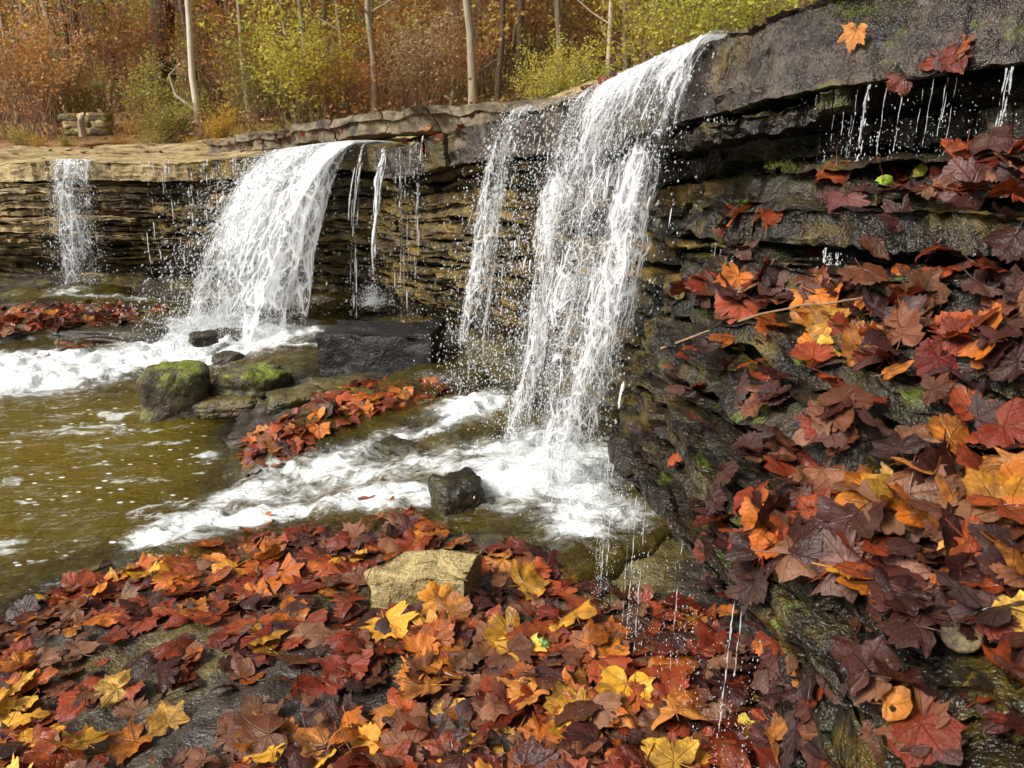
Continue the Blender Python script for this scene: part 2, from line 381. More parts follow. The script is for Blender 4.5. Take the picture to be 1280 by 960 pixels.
M['forest'] = t.done(t.bsdf(c, 0.9, t.bump(t.noise(co, 6, 6, 0.7), 1.0, 0.15)))
t = NT('moss'); co = t.coord()
c = t.ramp(t.noise(co, 30, 5, 0.6), [(0.35, (0.035, 0.055, 0.004)), (0.62, (0.20, 0.23, 0.015))])
M['moss'] = t.done(t.bsdf(c, 0.9, t.bump(t.noise(co, 160, 4, 0.7), 1.0, 0.01)))
t = NT('green_husk'); co = t.coord()
M['husk'] = t.done(t.bsdf(t.mix(t.noise(co, 40, 4), (0.14, 0.26, 0.04), (0.42, 0.56, 0.18)), 0.6))
t = NT('seed_disc'); co = t.coord()
M['disc'] = t.done(t.bsdf(t.ramp(t.noise(co, 55, 6, 0.7), [(0.4, (0.03, 0.020, 0.008)), (0.6, (0.13, 0.092, 0.038))]), 0.6, t.bump(t.noise(co, 90, 4), 0.8, 0.01)))

# ------------------------------------------------------------------ stream bed (height field)
ctrl = [(0, 960, .13), (300, 960, .22), (600, 960, .28), (900, 960, .30), (0, 850, .09), (150, 850, .13), (300, 800, .16), (600, 800, .25), (800, 810, .28),
        (0, 772, .01), (100, 742, .01), (230, 684, .015), (330, 662, .02), (430, 634, .05), (480, 660, .10), (600, 690, .17), (700, 700, .19), (780, 750, .2),
        (350, 720, .09), (200, 760, .07),
        (100, 640, -.25), (0, 600, -.35), (200, 560, -.25), (0, 690, -.22), (150, 690, -.10), (0, 740, -.08), (250, 600, -.12), (-300, 600, -.4), (-300, 800, -.2), (-200, 960, .05),
        (690, 580, .18), (560, 540, .19), (600, 620, .16), (480, 560, .12), (400, 592, .06), (330, 618, -.02), (250, 655, -.05), (540, 640, .12), (640, 660, .15),
        (410, 530, .20), (340, 565, .11), (470, 500, .22), (300, 556, .03), (540, 480, .20), (440, 480, .2), (370, 480, .14), (270, 505, -.01),
        (220, 480, -.02), (300, 440, .10), (150, 500, -.06), (0, 500, -.07), (100, 470, -.02), (200, 440, .03), (100, 420, .08), (40, 400, .14), (150, 385, .14), (0, 450, .02), (-200, 460, -.1), (-200, 400, .1),
        (330, 420, .12), (400, 470, .14), (450, 400, .15), (250, 400, .1)]
C = np.array([pz(u, v, z) for u, v, z in ctrl])
extra = np.array([(0, 1.0, .3), (1.2, 1.0, .3), (0, -1, .35), (1.5, 3, .3), (1, 4.5, .3), (.3, 5.5, .3), (-1, 8, .2), (-4, 9.2, .15), (-7, 9, .1), (-2, 0, .1), (-4, 2, -.2), (-9, 6, -.3), (-9, 3, -.3)])
C = np.vstack([C, extra])
def kern(d): return np.sqrt(d * d + 0.02)
D = np.linalg.norm(C[:, None, :2] - C[None, :, :2], axis=2)
Wt = np.linalg.solve(kern(D) + np.eye(len(C)) * 0.002, C[:, 2] - C[:, 2].mean())
def bed_z(X, Y):
    X = np.asarray(X, float); Y = np.asarray(Y, float); sh = X.shape; P = np.stack([X.ravel(), Y.ravel()], 1)
    o = np.zeros(len(P))
    for i in range(len(C)): o += Wt[i] * kern(np.hypot(P[:, 0] - C[i, 0], P[:, 1] - C[i, 1]))
    return (o + C[:, 2].mean()).reshape(sh)
nx, ny = 420, 380
gx = np.linspace(-8.5, 1.9, nx); gy = np.concatenate([np.linspace(-1.2, 1.0, 30)[:-1], np.linspace(1.0, 4.5, 200)[:-1], np.linspace(4.5, 9.4, ny - 228)]); ny = len(gy)
X, Y = np.meshgrid(gx, gy); BZ = bed_z(X, Y)
P3 = np.stack([X.ravel(), Y.ravel(), 0 * X.ravel()], 1)
nz = fbm(P3 * [1, 1.6, 1], 2.2, 5, 3) * 0.045
ter = (BZ.ravel() + nz); step = 0.045
q = np.floor(ter / step); fr = ter / step - q; ter = (q + smooth(0.25, 0.8, fr)) * step      # thin slate steps
ter += fbm(P3, 14, 3, 9) * 0.008
BEDZ = ter.reshape(X.shape)
bed_me = mesh_np('stream_bed', np.stack([X.ravel(), Y.ravel(), ter], 1), [grid_faces(ny, nx)], M['bed'])
tag(obj('stream_bed', bed_me), 'wet dark slate stream bed with olive mud patches', kind='structure')
bvh_parts = [(np.stack([X.ravel(), Y.ravel(), ter], 1), [grid_faces(ny, nx)])]
def bed_at(x, y):
    fx = np.clip((np.asarray(x) - gx[0]) / (gx[1] - gx[0]), 0, nx - 1.001); i = fx.astype(int); a = fx - i
    j = np.clip(np.searchsorted(gy, y) - 1, 0, ny - 2); b = np.clip((np.asarray(y) - gy[j]) / (gy[j + 1] - gy[j]), 0, 1)
    return (BEDZ[j, i] * (1 - a) + BEDZ[j, i + 1] * a) * (1 - b) + (BEDZ[j + 1, i] * (1 - a) + BEDZ[j + 1, i + 1] * a) * b

# ------------------------------------------------------------------ layered rock cliff
# stations along the lip: profile of front points (x, y, z) from crest to foot, and the inward direction
def wall(cx, cy, cz, n, offs):
    n = np.array(n, float) / np.hypot(*n)
    return [(cx + n[0] * o, cy + n[1] * o, cz * f) for f, o in offs], n
std = [(1, 0), (.87, .03), (.85, -.18), (.73, -.26), (.69, -.07), (.5, -.02), (.3, -.06), (.22, -.24), (.1, -.34), (0, -.34)]
st = []
st.append(wall(-9.0, 9.5, 1.30, (0.1, -1), std))
st.append(wall(-5.4, 8.62, 1.39, (0, -1), [(1, 0), (.8, .04), (.66, 0), (.5, -.02), (.3, -.10), (.2, -.4), (0, -.5)]))
st.append(wall(-4.74, 8.5, 1.42, (0, -1), [(1, 0), (.75, .03), (.6, -.05), (.45, -.06), (.25, -.18), (.15, -.3), (0, -.35)]))
st.append(wall(-3.66, 8.45, 1.40, (-.05, -1), std))
st.append(wall(-2.75, 8.0, 1.47, (-.25, -1), std))
st.append(wall(-2.28, 7.6, 1.53, (-.5, -.85), std))
st.append(wall(-1.22, 6.9, 1.645, (-.6, -.8), std))
st.append(wall(-1.00, 6.55, 1.61, (-.7, -.7), std))
st.append(wall(-.44, 5.7, 1.78, (-.8, -.6), std))
st.append(wall(.05, 4.9, 1.90, (-.88, -.47), std))
st.append(wall(.40, 4.1, 1.985, (-.9, -.43), std))
st.append(wall(.74, 3.3, 2.14, (-.85, -.5), [(1, 0), (.86, .06), (.835, .06), (.815, -.14), (.75, -.12), (.69, .05), (.55, .12), (.4, .1), (.15, .1), (0, .1)]))
def exp(n, pts): n = np.array(n, float) / np.hypot(*n); return pts, n
st.append(exp((-.72, -.68), [(.96, 2.9, 2.23), (.88, 2.80, 1.89), (.87, 2.79, 1.845), (1.0, 2.95, 1.80), (1.0, 2.95, 1.71), (.86, 2.75, 1.63), (.74, 2.66, 1.42), (.54, 2.62, 1.22), (.36, 2.40, .87), (.36, 2.38, .72), (.60, 2.58, .66), (.72, 2.6, .3), (.74, 2.6, 0)]))
st.append(exp((-.65, -.76), [(1.08, 2.8, 2.26), (1.0, 2.68, 1.92), (.99, 2.66, 1.88), (1.1, 2.82, 1.84), (1.1, 2.82, 1.76), (.96, 2.52, 1.67), (.82, 2.38, 1.43), (.70, 2.2, 1.28), (.50, 1.98, 1.0), (.46, 1.9, .8), (.70, 2.18, .73), (.78, 2.2, .3), (.8, 2.2, 0)]))
st.append(exp((-.58, -.8), [(1.21, 2.7, 2.29), (1.12, 2.58, 2.02), (1.11, 2.56, 1.97), (1.25, 2.74, 1.94), (1.25, 2.72, 1.78), (1.06, 2.32, 1.70), (1.01, 2.15, 1.51), (.94, 1.97, 1.39), (.80, 1.62, 1.20), (.64, 1.30, 1.08), (.58, 1.20, .88), (.68, 1.5, .78), (.70, 1.62, .3), (.70, 1.62, 0)]))
st.append(exp((-.5, -.86), [(1.44, 2.5, 2.33), (1.38, 2.40, 2.06), (1.36, 2.38, 2.0), (1.5, 2.55, 1.97), (1.48, 2.5, 1.85), (1.33, 2.15, 1.76), (1.22, 1.88, 1.53), (1.10, 1.6, 1.36), (.96, 1.32, 1.22), (.80, .95, 1.08), (.66, .72, .9), (.62, .7, .6), (.6, .75, .3), (.6, .75, 0)]))
st.append(exp((-.55, -.83), [(2.4, 2.0, 2.42), (2.34, 1.92, 2.1), (2.3, 1.85, 2.05), (2.4, 2.0, 2.0), (2.2, 1.5, 1.76), (1.8, .95, 1.42), (1.4, .45, 1.18), (1.1, .0, .98), (.9, -.3, .7), (.8, -.4, .3), (.8, -.4, 0)]))
st.append(exp((-.7, -.7), [(3.6, 1.0, 2.4), (3.5, .9, 2.1), (3.0, .4, 1.75), (2.4, -.3, 1.3), (1.8, -.8, .9), (1.4, -1.2, .5), (1.3, -1.3, 0)]))
crest = np.array([p[0][0] for p in st]); nrm_st = np.array([p[1] for p in st])
seg = np.linalg.norm(np.diff(crest[:, :2], axis=0), axis=1); S_st = np.concatenate([[0], np.cumsum(seg)])
Stot = S_st[-1]
def prof(i, f):
    pts = np.array(st[i][0]); z = f * pts[0, 2]
    return np.array([np.interp(z, pts[::-1, 2], pts[::-1, 0]), np.interp(z, pts[::-1, 2], pts[::-1, 1]), z])
def pchip(xs, ys, x):
    d = np.gradient(ys, xs, axis=0); i = np.clip(np.searchsorted(xs, x) - 1, 0, len(xs) - 2)
    h = (xs[i + 1] - xs[i])[:, None]; t_ = ((x - xs[i])[:, None]) / h
    y0, y1, m0, m1 = ys[i], ys[i + 1], d[i] * h * .8, d[i + 1] * h * .8
    return (2 * t_**3 - 3 * t_**2 + 1) * y0 + (t_**3 - 2 * t_**2 + t_) * m0 + (-2 * t_**3 + 3 * t_**2) * y1 + (t_**3 - t_**2) * m1
def level(f, s):
    return pchip(S_st, np.array([prof(i, f) for i in range(len(st))]), s)
def inward(s):
    n = pchip(S_st, nrm_st, s); n /= np.linalg.norm(n, axis=1)[:, None]; return -n
def s_of(i): return S_st[i]
fl = [1.0, .862, .828]
r_ = random.Random(5)
while fl[-1] > 0.04: fl.append(fl[-1] - (r_.uniform(.010, .018) if r_.random() < .42 else r_.uniform(.026, .060)))
fl[-1] = 0.0
cliff = tag(empty('rock_cliff', (0, 6, 0)), 'layered dark rock cliff carrying the waterfalls', kind='structure')
cliff.matrix_world = Matrix.Translation((0, 6, 0))
def cells(s, size, seed):
    """piecewise constant breaks along the bed, with short ramps"""
    g = np.random.default_rng(seed); e = np.cumsum(g.uniform(.35, 1.7, int(Stot / size) + 40) * size) - size * 3; v = g.uniform(-1, 1, len(e) + 1)
    return v[np.searchsorted(e, s)]
def bed_wave(f, s): return (.016 * fbm(np.c_[s * 1.1, 0 * s + f * 40, 0 * s], 1, 3, 7) + .006 * fbm(np.c_[s * 7, 0 * s + f * 90, 0 * s], 1, 2, 8)) * (0 if f > .99 or f < .01 else 1)
def slab_piece(f1, f0, sa, sb, k, lean):
    mid_s = (sa + sb) / 2; near = mid_s > s_of(10) + .3
    dsp = 0.015 if near else (0.026 if mid_s > s_of(7) else 0.035)
    n = max(6, int((sb - sa) / dsp)); s = np.linspace(sa, sb, n)
    top = level(max(f1 - .004, 0), s); fm = level((f1 + f0) / 2, s); bot = level(f0 + .004, s)
    inn = inward(s); inn3 = np.c_[inn, np.zeros(n)]
    jit = r_.uniform(-.03, .03) * (1 if near else 1.7) + fbm(np.c_[s * 1.5, 0 * s + k * 3.1, 0 * s], 1.0, 3, k) * 0.06 + cells(s, .30, k * 7 + 1) * .034 + (cells(s, .09, k * 7 + 2) * .014 + cells(s, .035, k * 7 + 3) * .006) * (1.7 if near else 1)
    if k == 0: jit *= .45
    up = level(min(f1 + .05, 1.0), s)
    run = np.clip(np.linalg.norm(top[:, :2] - up[:, :2], axis=1), 0, .5).max() + .45
    zt, zb = top[:, 2] + bed_wave(f1, s), bot[:, 2] + bed_wave(f0, s); th = np.maximum(zt - zb, .008)
    base = fm.copy() if k else (top * (1 - lean) + fm * lean)
    rows = []
    tin = np.array([1.0, .7, .5, .36, .26, .18, .12, .075, .04, .018, .0]) * run
    for d in tin:
        p = base - inn3 * jit[:, None] + inn3 * d; p = p.copy(); p[:, 2] = zt - (.003 if d == 0 else 0); rows.append(p)
    thick = float(th.mean()); nf = 14 if k == 0 else int(np.clip(thick / .014, 3, 6))
    for q_ in np.linspace(.06, .97, nf):
        a = top * (1 - q_) + bot * q_
        p = a if k == 0 else (base * .55 + a * .45)
        sub = cells(s, .12, k * 31 + int(q_ * 3.2)) * .010 * (k > 0)
        p = p - inn3 * (jit + sub - .010 * q_ * (k > 0))[:, None]; p[:, 2] = zt - th * q_; rows.append(p)
    for d in (.02, .06, .18, .45):
        p = (base if k else bot) - inn3 * jit[:, None] + inn3 * d; p = p.copy(); p[:, 2] = zb + 0.002; rows.append(p)
    V = np.stack(rows, 1); m = V.shape[1]; fl_ = V.reshape(-1, 3)
    w = np.ones(m); w[:3] = .3; w[-2:] = .3
    rough = 1.7 if (near and k > 4) else (1.0 if k else 1.1)
    r1 = 1 - 2 * np.abs(fbm(fl_ * [1, 1, 1.4], 5.0, 3, 20 + k)); r2 = 1 - 2 * np.abs(fbm(fl_ * [1, 1, 1.5], 16, 3, 50 + k))
    am = ((0.022 * (r1 - .4) + 0.012 * (r2 - .4) + .03 * fbm(fl_, 2.2, 2, 11)).reshape(n, m)) * w * rough
    am = am * .45 + np.floor(am / .014) * .014 * .55
    V = V - inn3[:, None, :] * am[..., None]
    plate = (.013 * np.floor(fbm(fl_ * [1, 1, .3], 4.5, 3, 140 + k) * 4.0)).reshape(n, m)
    if k: V[..., 2] += plate * (1.0 if near else .5)
    V[..., 2] += ((0.012 * fbm(fl_, 6, 3, 80 + k) + 0.008 * (1 - 2 * np.abs(fbm(fl_, 19, 2, 90)))).reshape(n, m)) * np.where(np.arange(m) < len(tin), 1.0, .6) * (1.6 if k == 0 else rough)
    e = np.minimum(np.arange(n), np.arange(n)[::-1]) * dsp; pull = np.where(e < .03, (.03 - e) * .8, 0)
    V += inn3[:, None, :] * pull[:, None, None]
    return V.reshape(-1, 3), grid_faces(n, m), m, n
def add_slab(f1, f0, sa, sb, k, lean=.5):
    V, F, m, n = slab_piece(f1, f0, sa, sb, k, lean)
    caps = [np.arange(m)[None], (np.arange(m)[::-1] + (n - 1) * m)[None]]
    sm = (sa + sb) / 2
    if k == 0: mat = 'rock_tan' if sm < s_of(3) + .3 else ('rock_wall' if sm < s_of(7) else 'rock_slab')
    elif sm < s_of(2): mat = 'rock_tan'
    elif sm < s_of(10) + .3: mat = 'rock_wall'
    else: mat = 'rock_dark' if f1 < .87 else 'rock_slab'
    me = mesh_np('rock_slab', V, [F] + caps, M[mat], True); me.set_sharp_from_angle(angle=R(30))
    o = obj('rock_slab', me, cliff); o.matrix_parent_inverse = Matrix.Translation((0, -6, 0))
    bvh_parts.append((V, [F]))
cuts0 = [0.2, s_of(2) - .1, s_of(3) + .4, s_of(5) - .1, s_of(6) + .15, s_of(8) - .15, s_of(9) + .35, s_of(10) + .6, s_of(15) + .3, Stot - .05]
for a, b in zip(cuts0[:-1], cuts0[1:]): add_slab(fl[0], fl[1], a, b, 0)
for k in range(1, len(fl) - 1):
    s_ = 0.2 + r_.uniform(0, .6); cuts = [0.2]
    while s_ < Stot - 1.2:
        s_ += r_.uniform(.9, 2.6); cuts.append(min(s_, Stot - .05))
    cuts.append(Stot - .05)
    for a, b in zip(cuts[:-1], cuts[1:]):
        if b - a > .15: add_slab(fl[k], fl[k + 1], a, b - .004, k)

sc_ = np.linspace(.2, Stot - .1, 260); fc_ = np.linspace(.995, 0, 44); CV = []
for f_ in fc_:
    p = level(f_, sc_); ii = inward(sc_); p[:, :2] += ii * .17; p[:, 2] -= .05 * (f_ > .9) + .03; CV.append(p)
CV = np.array(CV).reshape(-1, 3); CV[:, :2] += (.03 * fbm(CV, 5, 3, 5))[:, None]
o = obj('rock_core', mesh_np('rock_core', CV, [grid_faces(44, 260)], M['rock_block']), cliff); o.matrix_parent_inverse = Matrix.Translation((0, -6, 0))
# upstream shelf behind the lip and the low rear ledge
def shelf():
    s = np.linspace(.1, Stot - .2, 320); cr = level(1.0, s); inn = inward(s)
    d = np.concatenate([np.linspace(.12, 1.2, 16), np.linspace(1.5, 14, 26)])
    far = np.array([0.0, 1.0])
    V = np.zeros((len(s), len(d), 3))
    for j, dd in enumerate(d):
        w = min(1, dd / 4); dr = inn * (1 - w) + far * w; dr /= np.linalg.norm(dr, axis=1)[:, None]
        V[:, j, :2] = cr[:, :2] + dr * dd; V[:, j, 2] = cr[:, 2] + .006
    f = V.reshape(-1, 3); V[..., 2] += (fbm(f, 1.1, 5, 33) * .11).reshape(V.shape[:2]) * np.clip(d / .8, .15, 1.2)
    V[:, 0, 2] -= .03
    st_ = .03; z = V[..., 2] / st_; qz = np.floor(z); V[..., 2] = (qz + smooth(.2, .8, z - qz)) * st_
    return V.reshape(-1, 3), grid_faces(len(s), len(d))
V, F = shelf(); me = mesh_np('rock_shelf', V, [F[:, ::-1]], M['rock_tan']); tag(obj('rock_shelf', me), 'dry tan rock shelf above the falls', kind='structure')
bvh_parts.append((V, [F]))
def rear_ledge(pts, zt, th, name, mat, label, seed):
    pts = np.array(pts, float); L = np.concatenate([[0], np.cumsum(np.linalg.norm(np.diff(pts, axis=0), axis=1))])
    root = tag(empty(name, (pts[0, 0], pts[0, 1], 0)), label, 'rock ledge')
    cuts = [0]; q = random.Random(seed)
    while cuts[-1] < L[-1] - .6: cuts.append(min(L[-1], cuts[-1] + q.choice([.5, .9, 1.6, 3.2])))
    for a, b in zip(cuts[:-1], cuts[1:]):
        n = max(8, int((b - a) / .05)); s = np.linspace(a + .01, b - .01, n)
        P = np.c_[np.interp(s, L, pts[:, 0]), np.interp(s, L, pts[:, 1])]; T = np.gradient(P, axis=0); T /= np.linalg.norm(T, axis=1)[:, None]
        inn = np.c_[-T[:, 1], T[:, 0]]; z = np.interp(s, L, zt) + q.uniform(-.015, .015)
        rows = []
        for d, dz in ((1.6, 0), (1.0, 0), (.6, 0), (.35, 0), (.2, 0), (.1, -.005), (.04, -.006), (.0, -.01), (.0, -th * .2), (-.01, -th * .4), (.02, -th * .42), (.03, -th * .7), (.02, -th), (.3, -th - .02)):
            rows.append(np.c_[P + inn * d, z + dz])
        V = np.stack(rows, 1); f = V.reshape(-1, 3)
        nn = (0.26 * fbm(f, 1.3, 4, seed) + .06 * (1 - 2 * np.abs(fbm(f, 6, 3, seed + 1)))).reshape(V.shape[:2]); V[..., :2] -= inn[:, None] * nn[..., None]
        V[..., 2] += (0.10 * fbm(f, 1.1, 3, seed + 5) + .03 * fbm(f, 5, 3, seed + 6)).reshape(V.shape[:2])
        m = V.shape[1]
        me = mesh_np('rock_slab', V.reshape(-1, 3), [grid_faces(n, m), np.arange(m)[None], (np.arange(m)[::-1] + (n - 1) * m)[None]], M[mat]); me.set_sharp_from_angle(angle=R(38))
        o = obj('rock_slab', me, root); o.matrix_parent_inverse = Matrix.Translation((-pts[0, 0], -pts[0, 1], 0))
        bvh_parts.append((V.reshape(-1, 3), [grid_faces(n, m)]))
def xy(u, v, y): return tuple(py(u, v, y)[:2])
rear_ledge([xy(250, 176, 11.0), xy(330, 172, 9.8), xy(450, 150, 8.6), xy(560, 138, 7.4), xy(660, 128, 6.3), xy(760, 110, 5.4)],
           [py(250, 172, 11)[2], py(330, 166, 9.8)[2], py(450, 148, 8.6)[2], py(560, 137, 7.4)[2], py(660, 126, 6.3)[2], py(760, 108, 5.4)[2]], .20, 'rear_rock_ledge', 'rock_lichen', 'low tan rock ledge set back behind the lip of the falls', 61)

# ------------------------------------------------------------------ boulders and loose stones
def boulder(name, centre, size, mat, label, seed, rotz=0.0, flat=0.0, boxy=0.5, rough=0.16, sub=5):
    bm = bmesh.new(); bmesh.ops.create_icosphere(bm, subdivisions=sub, radius=1.0)
    V = np.array([v.co[:] for v in bm.verts]); F = np.array([[v.index for v in f.verts] for f in bm.faces]); bm.free()
    p = 2 + boxy * 8; nrm = (np.abs(V) ** p).sum(1) ** (1 / p); V = V / nrm[:, None]
    d = fbm(V, 1.1, 3, seed) * rough * 1.4 + fbm(V, 3.5, 4, seed + 3) * rough * .5
    rd = np.abs(fbm(V, 2.0, 2, seed + 7)); d -= np.where(rd < .06, (.06 - rd) * 1.2, 0)
    V = V * (1 + d)[:, None]; V = V * (np.array(size) / 2)
    c_, s_ = math.cos(rotz), math.sin(rotz); V[:, :2] = V[:, :2] @ np.array([[c_, s_], [-s_, c_]])
    me = mesh_np(name, V, [F], M[mat]); o = obj(name, me, None, centre); tag(o, label, 'rock')
    bvh_parts.append((V + np.array(centre), [F])); return o
def on(u, v, z, dz=0): p = pz(u, v, z); return (p[0], p[1], z + dz)
def at_y(u, v, y): return tuple(py(u, v, y))
boulder('boulder', at_y(221, 491, 5.0), (.44, .42, .40), 'rock_mossy', 'rounded tan boulder with bright green moss at the edge of the pool', 3, .3, boxy=.42, rough=.13)
boulder('boulder', at_y(318, 482, 5.1), (.42, .36, .26), 'rock_mossy', 'dark lumpy rock with vivid green moss beside the mossy boulder', 8, -.3, boxy=.3, rough=.24)
boulder('boulder', at_y(285, 505, 4.95), (.40, .28, .12), 'bed', 'low wet grey rock at the foot of the green mossy rock', 12, .2, boxy=.3, rough=.2)
boulder('boulder', at_y(370, 500, 4.8), (.34, .26, .12), 'bed', 'low grey rock under the tail of the red leaf patch', 13, .5, boxy=.3, rough=.2)
boulder('boulder', at_y(285, 452, 5.75), (.22, .2, .13), 'rock_cobble', 'small dark rounded rock in the foam below the broad white fall', 15, 0, boxy=.25)
boulder('boulder', at_y(290, 424, 6.25), (.30, .2, .16), 'rock_cobble', 'small grey rock standing in the spray under the broad white fall', 16, 0, boxy=.3)
boulder('boulder', at_y(572, 628, 3.28), (.215, .20, .24), 'rock_cobble', 'angular dark brown wet rock standing in the shallows by the foam', 21, .5, boxy=.55, rough=.13)
boulder('boulder', at_y(255, 385 + 38, 5.9), (.2, .16, .1), 'rock_cobble', 'small flat rock half buried in the white rapids', 22, .5, boxy=.3)
boulder('boulder', at_y(500, 562, 4.0), (.26, .18, .10), 'rock_cobble', 'low dark rock breaking the surface of the flowing shallows', 23, -.5, boxy=.3)
boulder('boulder', at_y(300, 385, 6.9) if False else at_y(140, 418, 6.5), (.9, .34, .14), 'rock_cobble', 'long flat dark rock lying in the stream below the leaf strip', 24, -.1, boxy=.4)
boulder('boulder', at_y(50, 408, 6.6), (.8, .5, .16), 'bed', 'low pale grey rock beside the strip of brown leaves', 25, .1, boxy=.3)
# squared black block under the trickle
def block(name, corners_bottom, h, mat, label, cat, seed, n=26, amp=.03, topskew=(0, 0), bev=.03):
    B = np.array(corners_bottom, float)
    V = []; F = []
    bm = bmesh.new()
    vb = [bm.verts.new((*b[:2], b[2])) for b in B]; vt = [bm.verts.new((b[0] + topskew[0], b[1] + topskew[1], b[2] + hh)) for b, hh in zip(B, h)]
    bm.faces.new(vb[::-1]); bm.faces.new(vt)
    for i in range(4): bm.faces.new((vb[i], vb[(i + 1) % 4], vt[(i + 1) % 4], vt[i]))
    bmesh.ops.bevel(bm, geom=bm.edges[:], offset=bev, segments=2, affect='EDGES', profile=.6)
    bmesh.ops.subdivide_edges(bm, edges=bm.edges[:], cuts=3, use_grid_fill=True)
    bmesh.ops.triangulate(bm, faces=[f for f in bm.faces if len(f.verts) > 4])
    bmesh.ops.subdivide_edges(bm, edges=bm.edges[:], cuts=2, use_grid_fill=True)
    bmesh.ops.recalc_face_normals(bm, faces=bm.faces[:])
    bmesh.ops.triangulate(bm, faces=bm.faces[:])
    bm.normal_update()
    V = np.array([v.co[:] for v in bm.verts]); N = np.array([v.normal[:] for v in bm.verts]); F = np.array([[v.index for v in f.verts] for f in bm.faces]); bm.free()
    V += N * (amp * (fbm(V, 4, 4, seed) + .6 * fbm(V, 13, 3, seed + 2)))[:, None]
    c0 = B.mean(0); me = mesh_np(name, V - c0, [F], M[mat]); o = obj(name, me, None, c0); tag(o, label, cat); bvh_parts.append((V, [F])); return o
b0 = py(398, 470, 5.3); b1 = py(540, 462, 5.25)
block('rock_block', [(b0[0], b0[1], b0[2] - .1), (b1[0], b1[1], b0[2] - .1), (b1[0] + .06, b1[1] + .42, b0[2] - .1), (b0[0] + .1, b0[1] + .40, b0[2] - .1)], [.40, .41, .41, .40], 'rock_block', 'large squared black wet block under the thin trickle', 'rock', 31, amp=.035, bev=.02)
q0, q1, q2, q3 = pz(456, 716, .325), pz(580, 726, .345), pz(603, 687, .365), pz(504, 686, .35)
STONE = [tuple(q[:2]) for q in (q0, q1, q2, q3)]
STONE_CLEAR = [(STONE[0][0] - .05, STONE[0][1] - .055), (STONE[1][0] + .03, STONE[1][1] - .055), (STONE[2][0] + .03, STONE[2][1]), (STONE[3][0] - .04, STONE[3][1])]
block('flat_stone', [(*STONE[0], .15), (*STONE[1], .15), (*STONE[2], .15), (*STONE[3], .15)], [q0[2] - .15, q1[2] - .15, q2[2] - .15, q3[2] - .15], 'stone_pale', 'flat pale yellow stone lying on the bed of fallen leaves', 'stone', 37, amp=.024, topskew=(0, .0), bev=.006)

# ------------------------------------------------------------------ ray casting on what is built so far
vv = []; ff = []; o_ = 0
for V, Fs in bvh_parts:
    vv.append(V)
    for F in Fs: ff.extend((F + o_).tolist())
    o_ += len(V)
BVH = BVHTree.FromPolygons(np.concatenate(vv).tolist(), ff)
def cast(u, v):
    h = BVH.ray_cast(Vector(CAM), Vector(ray(u, v)).normalized()); return (np.array(h[0]), np.array(h[1])) if h[0] is not None else (None, None)
def drop(x, y, z=3.0, d=(0, 0, -1)):
    h = BVH.ray_cast(Vector((x, y, z)), Vector(d)); return (np.array(h[0]), np.array(h[1])) if h[0] is not None else (None, None)

# ------------------------------------------------------------------ stream water surface
flows = [  # pixel polyline (u, v, z), half width m, strength
    ([(735, 620, .2), (680, 612, .19), (600, 612, .18), (540, 618, .15), (470, 628, .1), (400, 640, .05), (330, 652, .02), (230, 668, 0)], .14, .98),
    ([(600, 522, .2), (545, 545, .18), (480, 560, .14), (430, 580, .09), (390, 598, .05), (340, 612, 0), (280, 625, 0)], .15, .85),
    ([(690, 560, .2), (640, 570, .2), (600, 590, .18), (540, 585, .17)], .22, .8),
    ([(330, 425, .12), (260, 435, .1), (190, 452, .05), (110, 470, 0), (0, 482, 0), (-120, 488, 0)], .34, 1.2),
    ([(280, 445, .1), (215, 448, .05), (120, 456, 0), (0, 462, 0), (-150, 468, 0)], .28, 1.2),
    ([(400, 440, .12), (330, 440, .12), (260, 445, .1)], .10, .95),
    ([(200, 400, .12), (120, 432, .05), (60, 438, 0), (-60, 442, 0)], .12, .5),
    ([(60, 380, .12), (130, 378, .13), (220, 382, .13)], .10, .75),
    ([(270, 505, 0), (300, 500, .02)], .05, .5),
    ([(720, 600, .2), (600, 575, .18), (500, 585, .14), (420, 605, .08), (330, 630, 0)], .30, .68),
    ([(300, 432, .1), (180, 450, .04), (60, 470, 0), (-150, 480, 0)], .5, .95),
    ([(430, 620, .08), (380, 618, .03), (330, 615, 0)], .06, .6),
    ([(700, 690, .2), (760, 670, .2), (740, 630, .2)], .10, .45)]
wx = np.linspace(-8.4, 1.4, 440); wy = np.concatenate([np.linspace(1.2, 5.0, 240)[:-1], np.linspace(5.0, 9.3, 160)])
WX, WY = np.meshgrid(wx, wy); wp = np.stack([WX.ravel(), WY.ravel(), 0 * WX.ravel()], 1)
def poly_dist(P, Q):
    best = np.full(len(P), 9e9)
    for a, b in zip(Q[:-1], Q[1:]):
        ab = b - a; t_ = np.clip(((P - a) @ ab) / (ab @ ab + 1e-9), 0, 1); best = np.minimum(best, np.linalg.norm(P - (a + t_[:, None] * ab), axis=1))
    return best
wob = fbm(wp, 3.0, 4, 71) * .09
foam = np.zeros(len(wp)); wet = np.zeros(len(wp))
for pts, w, stg in flows:
    Q = np.array([pz(*p)[:2] for p in pts]); d = poly_dist(wp[:, :2], Q) + wob
    foam = np.maximum(foam, stg * np.exp(-(np.clip(d, 0, 9) / w) ** 2)); wet = np.maximum(wet, smooth(w * 3.4, w * 1.6, d))
